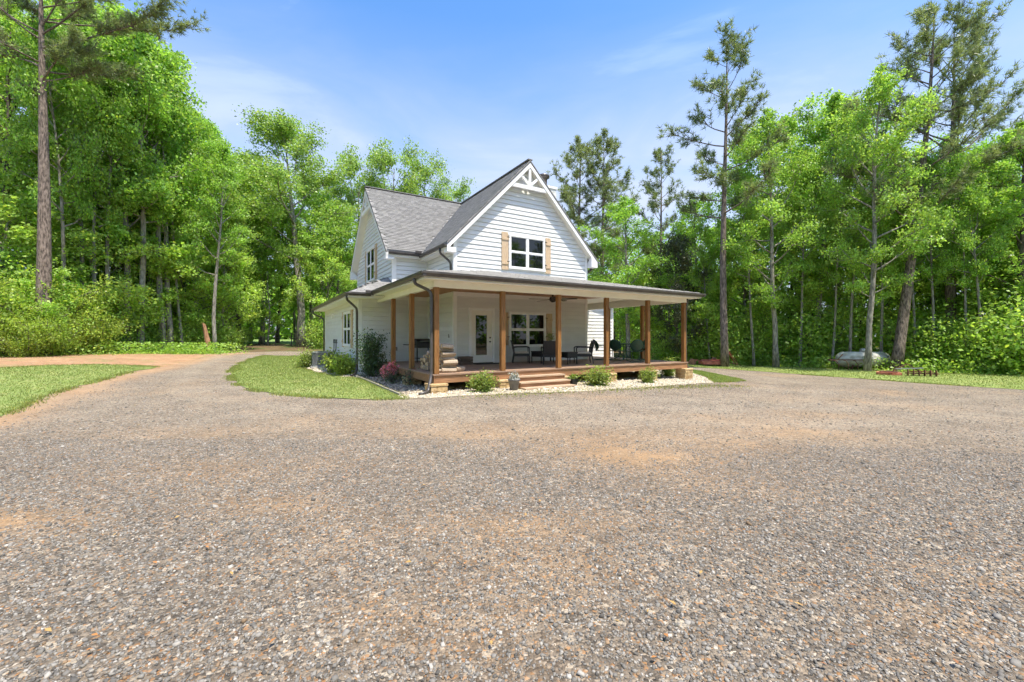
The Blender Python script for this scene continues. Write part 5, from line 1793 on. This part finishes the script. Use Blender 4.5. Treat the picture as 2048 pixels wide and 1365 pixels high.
for (p, d, yt, k), lab_ in ordered(((132, 25.4, 60, 'd3'), (165, 26.2, 20, 'd3'), (190, 26.6, 90, 'd3'), (215, 27.2, 40, 'd3'), (365, 31.0, 260, 'd3')), '{} slender bare-stemmed tree from the left in front of the left wood'):
    T(k, p, d, yt, lab_, 'slender trees of the left wood', wid=0.62).rotation_euler[0] = trng.uniform(-0.06, 0.06)
RW = 'broadleaf tree in the dense wood behind the propane tank'
for (p, d, yt, k), lab_ in ordered(((1490, 31, 350, 'd2'), (1520, 32, 235, 'd1'), (1600, 31, 210, 'd1'), (1680, 31, 185, 'd1'), (1700, 33, 200, 'd1'), (1800, 30, 260, 'd0'), (1850, 29.5, 300, 'd2'), (1880, 33, 260, 'd1'), (1990, 29, 260, 'd3'),
                    (1575, 35, 290, 'd2'), (1440, 36, 420, 'd0'), (1770, 35, 300, 'd2'), (1930, 34, 330, 'd0'), (2080, 26, 220, 'd2'), (1385, 37, 430, 'd2'), (1300, 38, 460, 'd0'), (1230, 43, 470, 'd2'), (1340, 42, 480, 'd1'), (2040, 31, 280, 'd1'),
                    (1180, 45, 500, 'd0')), '{} tree from the porch end within the wood behind the propane tank'):
    T({'d0': 'g2', 'd2': 'g3'}.get(k, k), p, d, yt, lab_, 'trees in the right wood', wid=0.95)
RU = 'young understory tree along the edge of the right wood'
for (p, d, yt, k), lab_ in ordered(((1395, 30.8, 540, 'u2'), (1430, 30, 560, 'u1'), (1490, 29.5, 530, 'u0'), (1525, 28.8, 600, 'u2'), (1590, 29.3, 520, 'u1'), (1625, 28.5, 560, 'u2'), (1680, 28.5, 500, 'u0'), (1720, 29, 520, 'u1'), (1820, 27.5, 500, 'u2'),
                    (1860, 26.6, 560, 'u0'), (1885, 27.8, 500, 'u1'), (1935, 25.3, 540, 'u2'), (1985, 24.6, 480, 'u1'), (2030, 22.9, 520, 'u0'), (2010, 26, 420, 'u2'), (1350, 33, 560, 'u1'), (1290, 34, 540, 'u0'), (1240, 36, 560, 'u2'), (2075, 23, 400, 'u1'), (1555, 31, 450, 'u1')), '{} young understory tree from the porch end along the right wood edge'):
    T(k, p, d + 1.3, yt, lab_, 'understory of the right wood', wid=1.15)
RF = 'tree across the drive mirrored in the front window panes'
for i, (x, y) in enumerate(((33, 15), (37, 10), (41, 5), (44, -1), (47, -7), (46, 8), (50, 0), (40, -14), (30, -24), (12, -27), (-4, -25), (-20, -24))):
    tree(['d0', 'd2', 'd1', 'p1'][i % 4], x, y, 15 + (i * 37 % 5), RF, 'trees across the drive', name='broadleaf_tree')

# leaning broken snag at the drive bend
sx, sy = -22.3, 31.2
m = MB()
srng = random.Random(3)
ringz = [-0.1, 0.35, 0.8, 1.2, 1.55, 1.85]
NS = 14
jag = [srng.uniform(-0.12, 0.42) for _ in range(NS)]
for i, z_ in enumerate(ringz):
    for k in range(NS):
        t_ = 2 * math.pi * k / NS
        r_ = (0.20 - 0.018 * i) * (1 + 0.13 * math.sin(3 * t_ + i) + srng.uniform(-0.06, 0.06))
        zz = z_ + (jag[k] if i == len(ringz) - 1 else 0)
        m.v.append((-0.24 * zz + r_ * math.cos(t_), r_ * math.sin(t_), zz))
for i in range(len(ringz) - 1):
    for k in range(NS):
        k2 = (k + 1) % NS
        m.f.append((i * NS + k, i * NS + k2, (i + 1) * NS + k2, (i + 1) * NS + k))
m.v.append((-0.24 * 1.7, 0, 1.7))
for k in range(NS): m.f.append(((len(ringz) - 1) * NS + k, (len(ringz) - 1) * NS + (k + 1) % NS, len(m.v) - 1))
tag(m.build('tree_stump', M['snag'], None, False, loc=(sx, sy, gz(sx, sy))), 'leaning bark-stripped orange snag beside the grey-trunked tree', 'stump')


# ------------------------------------------------------------------ bushes
def place(name, meshes, x, y, s, label, cat='shrub', group=None, rz=None, z=None):
    t = empty(name, (x, y, (gz(x, y) + 0.02) if z is None else z), trng.uniform(0, 6.28) if rz is None else rz)
    t.scale = (s, s, s) if not hasattr(s, '__len__') else s
    for nm, me in zip(('stems', 'foliage', 'flowers'), meshes): link(nm, me, t)
    tag(t, label, cat, group)
    return t


B0 = shrub(301, 4.2, 2.3, 11000, 0.075, 'leaf_bush', stems=15, low=0.04, clump=0.115)
B1m = shrub(302, 3.4, 2.1, 9000, 0.07, 'leaf_bush', stems=13, low=0.03, clump=0.12)
B3m = shrub(304, 3.8, 2.2, 9000, 0.08, 'leaf_decid', stems=14, low=0.03, clump=0.12)
B2m = shrub(303, 2.2, 1.7, 5000, 0.075, 'leaf_young_brightened', stems=12, low=0.03, clump=0.24)
yb = 'yellow-green bush in the thicket at the foot of the left wood'
for (p, d, s, k), yb in ordered(((-30, 22.2, 1.15, 0), (18, 22.0, 0.8, 1), (58, 21.8, 0.62, 0), (92, 22.6, 0.8, 1), (112, 24.2, 1.15, 2), (140, 24.6, 0.75, 0), (168, 25.2, 0.95, 1), (40, 24.4, 1.35, 2), (188, 26.2, 0.6, 0), (-5, 23.6, 1.4, 2), (75, 23.8, 1.2, 0), (152, 26.0, 1.2, 2)), '{} leafy bush from the left in the thicket below the big pine'):
    place('bush', (B0, B1m, B3m)[k], px(p, d), d, s * (0.85 if p > 20 else 1.0), yb, group='yellow-green bushes')
gb = 'low green brush at the foot of the right wood'
br_ = random.Random(21)
for (p, d), gb in ordered(((1375, 30.5), (1410, 30.8), (1475, 30.3), (1505, 30), (1580, 29.5), (1610, 29.2), (1650, 28.6), (1850, 25.6), (1880, 25.0), (1930, 24.4), (1965, 23.6), (2000, 23.3), (2035, 22.4), (1700, 28.6), (1830, 26.6), (1560, 31), (1330, 32), (1270, 34), (2060, 22), (1445, 29.9)), '{} clump of low brush from the porch end below the right wood'):
    place('brush', B2m, px(p, d), d + 0.4, br_.uniform(0.7, 1.5), gb, group='brush along the right wood')
lb = 'low green brush under the trunks of the left wood'
for (p, d), lb in ordered(((205, 27.5), (235, 28.5), (270, 29.5), (300, 30), (360, 31.5), (385, 32.5), (400, 33), (450, 34), (475, 39.6), (640, 39)), '{} clump of low brush from the left under the left wood trunks'):
    place('brush', B2m, px(p, d), d + 0.3, br_.uniform(0.5, 1.1), lb, group='brush under the left wood')

AZ = shrub(311, 0.66, 0.50, 1900, 0.040, 'leaf_shrub', stems=12, low=0.08, clump=0.2)
AZ3 = shrub(319, 0.62, 0.55, 2000, 0.040, 'leaf_bush', stems=12, low=0.06, clump=0.2)
AZ2 = shrub(312, 0.60, 0.55, 1900, 0.038, 'leaf_shrub', stems=12, low=0.06, clump=0.2)
place('azalea_shrub', AZ, -0.83, 12.0, (0.85, 0.85, 0.76), 'rounded azalea shrub growing in the bed left of the steps')
place('azalea_shrub', AZ2, 2.80, 13.85, (1.15, 1.1, 0.78), 'dense green azalea growing right of the steps')
place('azalea_shrub', AZ, 4.85, 15.1, (0.72, 0.72, 0.72), 'small thin azalea before the third stone pier')
place('azalea_shrub', AZ2, 6.9, 18.6, 0.95, 'low green shrub in shade beside the right corner pier')
place('azalea_shrub', AZ3, -6.9, 17.3, (1.45, 1.3, 1.15), 'yellow-tipped azalea at the side wall before the air conditioner')
place('azalea_shrub', AZ, -7.6, 18.2, 1.2, 'darker azalea between the yellow-tipped one and the air conditioner')
place('azalea_shrub', AZ2, -10.25, 21.0, 1.1, 'green azalea on the far side of the air conditioner')
HO = shrub(313, 1.95, 0.55, 3600, 0.05, 'leaf_dark', stems=14, low=0.05, upright=0.95, clump=0.26)
place('holly_shrub', HO, -5.5, 16.35, 0.86, 'tall dark evergreen shrub at the front corner of the side wing')
PK = shrub(314, 0.5, 0.5, 900, 0.035, 'leaf_dark', stems=12, low=0.1, clump=0.2, flowers=900)
place('azalea_shrub', PK, -4.25, 14.75, 0.88, 'flowering pink azalea beside the porch corner')
BR2 = shrub(315, 0.5, 0.42, 260, 0.03, 'leaf_dark', stems=14, low=0.2, clump=0.2)
place('azalea_shrub', BR2, -3.3, 13.55, 1.0, 'nearly bare twiggy shrub between the pink azalea and the downspout')
place('azalea_shrub', BR2, -3.95, 14.0, 0.9, 'half bare dark shrub right under the pink azalea')

# potted plants
pp = empty('potted_plant', hw(2.12, -0.75, 0.03), 0)
tag(pp, 'grey pot of silvery foliage standing left of the steps', 'potted plant')
MB().lathe([(0.10, 0), (0.115, 0.02), (0.165, 0.26), (0.185, 0.27), (0.185, 0.31), (0.16, 0.31), (0.15, 0.27)], 18).build('pot', M['pot'], pp, True)
sv = shrub(316, 0.16, 0.21, 500, 0.028, 'silver_leaf', stems=9, low=0.1, clump=0.25)
link('foliage', sv[1], pp, (0, 0, 0.27))
pp2 = empty('planter_box', hw(4.42, -0.62, 0.02), HA + 0.2)
tag(pp2, 'small dark planter with a green sprig on the right end of the steps', 'planter')
MB().hexa([(-0.11, -0.09, 0), (0.11, -0.09, 0), (0.11, 0.09, 0), (-0.11, 0.09, 0), (-0.14, -0.12, 0.2), (0.14, -0.12, 0.2), (0.14, 0.12, 0.2), (-0.14, 0.12, 0.2)]).build('box', M['black'], pp2)
sg_ = shrub(317, 0.2, 0.14, 130, 0.04, 'leaf_shrub', stems=6, low=0.1, clump=0.3)
link('foliage', sg_[1], pp2, (0, 0, 0.16))
pp3 = empty('plant_stand', hw(6.30, 3.15, DK + 0.002), 0)
tag(pp3, 'dried flower arrangement on a dark stand below the right-hand porch shutter', 'plant stand')
MB().tube([(0, 0, 0), (0, 0, 0.7)], 0.03, 8).build('stand', M['black'], pp3)
MB().lathe([(0.2, 0.70), (0.2, 0.72)], 14).build('tray', M['black'], pp3)
MB().lathe([(0.06, 0.721), (0.09, 0.80), (0.05, 0.90)], 12).build('vase', M['pot'], pp3)
df = shrub(318, 0.36, 0.22, 260, 0.025, 'leaf_shrub', stems=10, low=0.2, clump=0.22)
link('foliage', df[1], pp3, (0, 0, 0.86))


# ------------------------------------------------------------------ stuff: stones, grass, undergrowth
def inside(poly, X, Y):
    c = np.zeros(len(X), bool)
    n = len(poly)
    for i in range(n):
        x0, y0 = poly[i]
        x1, y1 = poly[(i + 1) % n]
        if y0 == y1: continue
        k = (y0 > Y) != (y1 > Y)
        c ^= k & (X < (x1 - x0) * (Y - y0) / (y1 - y0) + x0)
    return c


def gzv(X, Y):
    def s(e0, e1, x):
        t = np.clip((x - e0) / (e1 - e0), 0, 1)
        return t * t * (3 - 2 * t)
    return 0.5 * s(-10, -26, X) - 0.45 * s(0, 16, X) + 0.35 * s(32, 46, Y)


CUBE = np.array([(-1, -1, -1), (1, -1, -1), (1, 1, -1), (-1, 1, -1), (-1, -1, 1), (1, -1, 1), (1, 1, 1), (-1, 1, 1)], float) * 0.62
CF = np.array([(3, 2, 1, 0), (4, 5, 6, 7), (0, 1, 5, 4), (1, 2, 6, 5), (2, 3, 7, 6), (3, 0, 4, 7)])


def stones(name, X, Y, rad, tint, rng, off, label, cat, flat=0.6):
    n = len(X)
    V = CUBE[None] * (1 + rng.uniform(-0.42, 0.42, (n, 8, 3)))
    V[:, 4:, :2] *= 0.72
    sc_ = rng.uniform(0.65, 1.35, (n, 1, 3))
    sc_[:, :, 2] *= flat
    V = V * sc_ * rad[:, None, None]
    a = rng.uniform(0, 6.28, n)
    ca, sa = np.cos(a)[:, None], np.sin(a)[:, None]
    tl = rng.normal(0, 0.22, (n, 2))
    x = V[:, :, 0] * ca - V[:, :, 1] * sa
    y = V[:, :, 0] * sa + V[:, :, 1] * ca
    z = V[:, :, 2] + x * tl[:, :1] + y * tl[:, 1:]
    W = np.stack([x + X[:, None], y + Y[:, None], z + (gzv(X, Y) + off + rad * 0.2)[:, None]], 2).reshape(-1, 3)
    F = (CF[None] + (np.arange(n) * 8)[:, None, None]).reshape(-1, 4)
    o = link(name, np_mesh(name, W, F, M['stone_chip'], np.repeat(tint, 8, 0)))
    tag(o, label, cat, kind='stuff')
    return o


g = np.random.default_rng(77)


def gravel_pts(n, y0, y1, pw):
    Y = (g.random(n) * (y1 ** pw - y0 ** pw) + y0 ** pw) ** (1 / pw)
    X = g.uniform(-1.32, 1.32, n) * (Y + 0.4)
    k = (g.random(n) > 0.85 * np.maximum(np.maximum(soil_at(X, Y), clay_at(X, Y)), 0.8 * lane_at(X, Y))) & inside(GRAVEL, X, Y) & ~inside(CRESC, X, Y) & ~inside(BED, X, Y) & ~inside(LAWN_L, X, Y) & ~inside(STRIP, X, Y)
    return X[k], Y[k]


def stone_tints(n, rng):
    b = rng.choice([0.105, 0.165, 0.215, 0.275, 0.34], n, p=[0.14, 0.28, 0.3, 0.2, 0.08]) * rng.uniform(0.8, 1.2, n)
    t = np.stack([b * 0.92, b * 0.855, b * 0.75], 1)
    k = rng.random(n)
    w = k < 0.025
    t[w] = np.array([0.42, 0.39, 0.34]) * rng.uniform(0.8, 1.1, (w.sum(), 1))
    o_ = (k > 0.025) & (k < 0.075)
    t[o_] = np.array([0.24, 0.165, 0.10]) * rng.uniform(0.6, 1.2, (o_.sum(), 1))
    return t


Xa, Ya = gravel_pts(115000, 1.6, 6.5, 1.30)
ra = np.minimum(g.gamma(4.0, 0.0016, len(Xa)) + 0.0022, 0.019)
ra = np.where(g.random(len(Xa)) < 0.006, ra * 1.9, ra)
stones('gravel', Xa, Ya, ra, stone_tints(len(Xa), g), g, 0.012, 'loose crushed stone strewn over the near driveway', 'gravel')
Xb, Yb = gravel_pts(45000, 6.5, 17.0, 1.4)
rb = g.gamma(4.0, 0.0019, len(Xb)) + 0.005
stones('gravel', Xb, Yb, rb, stone_tints(len(Xb), g), g, 0.012, 'loose crushed stone thinning towards the house', 'gravel')
# pale bed stones round the porch
n = 60000
X, Y = g.uniform(-13, 9.5, n), g.uniform(10, 30, n)
ha = (X - HX) * CA + (Y - HY) * SA
hb = -(X - HX) * SA + (Y - HY) * CA
k = inside(BED, X, Y) & (((hb < 0.9)) | (ha < 0.7) | (ha > 10)) & ~((ha > -0.78) & (hb > 6.5))
X, Y = X[k], Y[k]
b = g.uniform(0.32, 0.70, len(X))
tn = np.stack([b, b * 0.90, b * 0.72], 1)
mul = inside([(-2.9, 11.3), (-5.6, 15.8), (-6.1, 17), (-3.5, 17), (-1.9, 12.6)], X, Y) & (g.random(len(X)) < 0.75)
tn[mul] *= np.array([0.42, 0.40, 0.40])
stones('bed_stones', X, Y, g.gamma(5, 0.0042, len(X)) + 0.008, tn, g, 0.022, 'pale cream stones covering the bed round the porch', 'stones')


def blades(name, X, Y, h, w, tint, rng, off, label, mat='grass', cat='grass'):
    n = len(X)
    a = rng.uniform(0, 6.28, n)
    ln = rng.normal(0, 0.35, (n, 2)) * h[:, None]
    Z = gzv(X, Y) + off
    dx, dy = np.cos(a) * w, np.sin(a) * w
    V = np.stack([np.stack([X - dx, Y - dy, Z], 1), np.stack([X + dx, Y + dy, Z], 1), np.stack([X + ln[:, 0], Y + ln[:, 1], Z + h], 1)], 1).reshape(-1, 3)
    F = np.arange(n * 3).reshape(-1, 3)
    o = link(name, np_mesh(name, V, F, M[mat], np.repeat(tint, 3, 0)))
    tag(o, label, cat, kind='stuff')
    return o


def poly_pts(poly, n, edge=None):
    xs = [p[0] for p in poly]
    ys = [p[1] for p in poly]
    X, Y = g.uniform(min(xs), max(xs), n), g.uniform(min(ys), max(ys), n)
    k = inside(poly, X, Y)
    return X[k], Y[k]


def gtint(n, yel=0.35):
    b = g.uniform(0.6, 1.35, n)
    y = g.random(n) ** 2 * yel
    return np.stack([b * (1 + 1.3 * y), b * (1 + 0.35 * y), b * (1 - 0.2 * y)], 1)


for poly, n, off, lab, hh in ((LAWN_L, 130000, 0.028, 'short mown grass of the lawn left of the drive', 0.035), (CRESC, 150000, 0.030, 'short mown grass between the drive and the house', 0.035),
                              (TRI, 16000, 0.032, 'small wedge of grass right of the porch', 0.04), (STRIP, 170000, 0.026, 'longer sunlit grass along the right wood', 0.05)):
    X, Y = poly_pts(poly, n)
    k = Y > 3
    X, Y = X[k], Y[k]
    blades('grass', X, Y, g.uniform(0.5, 1.4, len(X)) * hh, 0.005 + 0.00032 * Y, gtint(len(X)), g, off, lab)
def edge_pts(poly, n, spread):
    P = np.array(poly + poly[:1], float)
    seg = np.linalg.norm(np.diff(P, axis=0), axis=1)
    i = g.choice(len(seg), n, p=seg / seg.sum())
    t = g.random(n)[:, None]
    Q = P[i] * (1 - t) + P[i + 1] * t
    # tufts gather in uneven clusters along the edge
    k = vnoise(Q[:, 0] * 1.7, Q[:, 1] * 1.7, 21) > 0.38
    Q = Q[k]
    return Q[:, 0] + g.normal(0, spread, len(Q)), Q[:, 1] + g.normal(0, spread, len(Q))


for poly, n, lab in ((LAWN_L, 22000, 'ragged grass tufts along the edge of the left lawn'), (CRESC, 22000, 'ragged grass tufts along the edge of the house lawn'),
                     (STRIP, 26000, 'ragged grass tufts along the edge of the right verge'), (TRI, 4000, 'ragged grass tufts round the small wedge of lawn')):
    X, Y = edge_pts(poly, n, 0.10)
    k = (Y > 3) & ~((-(X - HX) * SA + (Y - HY) * CA > -0.1) & ((X - HX) * CA + (Y - HY) * SA > -0.8))
    X, Y = X[k], Y[k]
    blades('grass', X, Y, g.uniform(0.4, 1.5, len(X)) * 0.05, 0.005 + 0.0004 * Y, gtint(len(X), 0.6), g, 0.014, lab)
n = 26000
X, Y = poly_pts(STRAW, n)
k = g.random(len(X)) < 0.8
X, Y = X[k] + g.normal(0, 0.3, k.sum()), Y[k] + g.normal(0, 0.3, k.sum())
a_ = g.uniform(0, 6.28, len(X))
l_ = g.uniform(0.05, 0.14, len(X))
z_ = gzv(X, Y) + 0.03 + g.uniform(0, 0.03, len(X))
dx, dy = np.cos(a_) * l_, np.sin(a_) * l_
ex, ey = -np.sin(a_) * 0.008, np.cos(a_) * 0.008
V = np.stack([np.stack([X - dx, Y - dy, z_], 1), np.stack([X + ex, Y + ey, z_ + 0.012], 1), np.stack([X + dx, Y + dy, z_], 1), np.stack([X - ex, Y - ey, z_ + 0.012], 1)], 1).reshape(-1, 3)
b_ = g.uniform(0.5, 1.3, len(X))
tag(link('straw_litter', np_mesh('straw_litter', V, np.arange(len(V)).reshape(-1, 4), M['stone_chip'], np.repeat(np.stack([b_ * 0.44, b_ * 0.26, b_ * 0.14], 1), 4, 0))), 'brown pine needles scattered over the bank below the left wood', 'pine straw', kind='stuff')
# sparse weeds creeping from the bed into the gravel
t_ = g.random(2600)
X = -1.0 + t_ * 9.2 + g.normal(0, 0.35, 2600)
Y = 11.3 + t_ * 4.4 + g.normal(0, 0.30, 2600) - 0.25
blades('weeds', X, Y, g.uniform(0.015, 0.05, 2600), np.full(2600, 0.014), gtint(2600, 0.8), g, 0.014, 'thin yellowish weeds at the front edge of the stone bed', cat='weeds')
# undergrowth along the wood edges
def along(pts, n, spread):
    pts = np.array(pts)
    i = g.integers(0, len(pts) - 1, n)
    t = g.random(n)[:, None]
    P = pts[i] * (1 - t) + pts[i + 1] * t
    return P[:, 0] + g.normal(0, spread, n), P[:, 1] + np.abs(g.normal(0, spread, n))


for nm, pts, n, lab in (('undergrowth', [(-27.5, 22.5), (-25.6, 24.4), (-23.7, 26.4), (-21.6, 27.6), (-21.5, 31)], 7000, 'leafy ground cover at the foot of the left wood'),
                        ('undergrowth', [(11, 31.5), (13.2, 30.2), (16.3, 29.4), (19.2, 27.4), (21.6, 26.0), (24.0, 23.6), (26.5, 21.8), (30, 19)], 14000, 'leafy ground cover at the foot of the right wood')):
    X, Y = along(pts, n, 0.9)
    Z = gzv(X, Y) + g.random(n) ** 2.2 * 0.75
    V, F = leaf_quads(np.stack([X, Y, Z], 1), g.uniform(0.05, 0.10, n), g, 0.8)
    tag(link(nm, np_mesh(nm, V, F, M['leaf_decid'], leaf_tint(n, g))), lab, 'undergrowth', kind='stuff')


# deep wood behind the rows, one mass
def wood(pts, n_cl, per, depth, hmax, seed, lab, size=0.26):
    rng = np.random.default_rng(seed)
    pts = np.array(pts, float)
    seg = np.linalg.norm(np.diff(pts, axis=0), axis=1)
    i = rng.choice(len(seg), n_cl, p=seg / seg.sum())
    t = rng.random(n_cl)[:, None]
    C = pts[i] * (1 - t) + pts[i + 1] * t
    d = pts[i + 1] - pts[i]
    nrm = np.stack([-d[:, 1], d[:, 0]], 1) / np.linalg.norm(d, axis=1, keepdims=True)
    C = C + nrm * (rng.random(n_cl) * depth)[:, None]
    hz = rng.random(n_cl) ** 1.25 * hmax
    c3 = np.stack([C[:, 0], C[:, 1], gzv(C[:, 0], C[:, 1]) + 0.4 + hz], 1)
    P = np.repeat(c3, per, 0) + rng.normal(size=(n_cl * per, 3)) * [1.0, 1.0, 0.55]
    P[:, 2] = np.maximum(P[:, 2], 0.1)
    V, F = leaf_quads(P, size * rng.uniform(0.6, 1.3, len(P)), rng, 0.7)
    T = leaf_tint(len(P), rng) * np.repeat(np.repeat(rng.uniform(0.75, 1.15, n_cl), per), 4)[:, None]
    tag(link('forest', np_mesh('forest', V, F, M['leaf_decid'], T)), lab, 'forest', kind='stuff')


wood([(-27, 47), (-33, 38), (-42, 30), (-50, 18)], 900, 42, -8, 15, 51, 'deep green wood behind the left row of trees')
wood([(60, 16), (44, 26), (34, 35), (22, 42), (8, 50)], 1100, 42, -8, 13, 52, 'deep green wood behind the right row of trees')
wood([(-55, -12), (-38, -24), (0, -36), (38, -28), (54, -10), (50, 10)], 900, 36, -7, 15, 54, 'wood across the drive mirrored in the windows', 0.42)
wood([(50, 78), (10, 80), (-30, 84), (-80, 80)], 1500, 40, -8, 13, 53, 'distant wood beyond the pasture', 0.5)

# fallen leaves and twigs on the gravel
n = 260
Y = g.uniform(2.0, 12, n)
X = g.uniform(-1.2, 1.2, n) * Y
k = inside(GRAVEL, X, Y) & ~inside(CRESC, X, Y) & ~inside(BED, X, Y)
X, Y = X[k], Y[k]
V, F = leaf_quads(np.stack([X, Y, gzv(X, Y) + 0.045], 1), g.uniform(0.012, 0.028, len(X)), g, 3.0, None, 0.45)
tt = np.repeat(np.array([(0.36, 0.16, 0.05), (0.36, 0.23, 0.08), (0.24, 0.11, 0.05)])[g.integers(0, 3, len(X))], 4, 0)
tag(link('fallen_leaves', np_mesh('fallen_leaves', V, F, M['stone_chip'], tt)), 'scattered dry orange leaves on the gravel', 'leaves', kind='stuff')
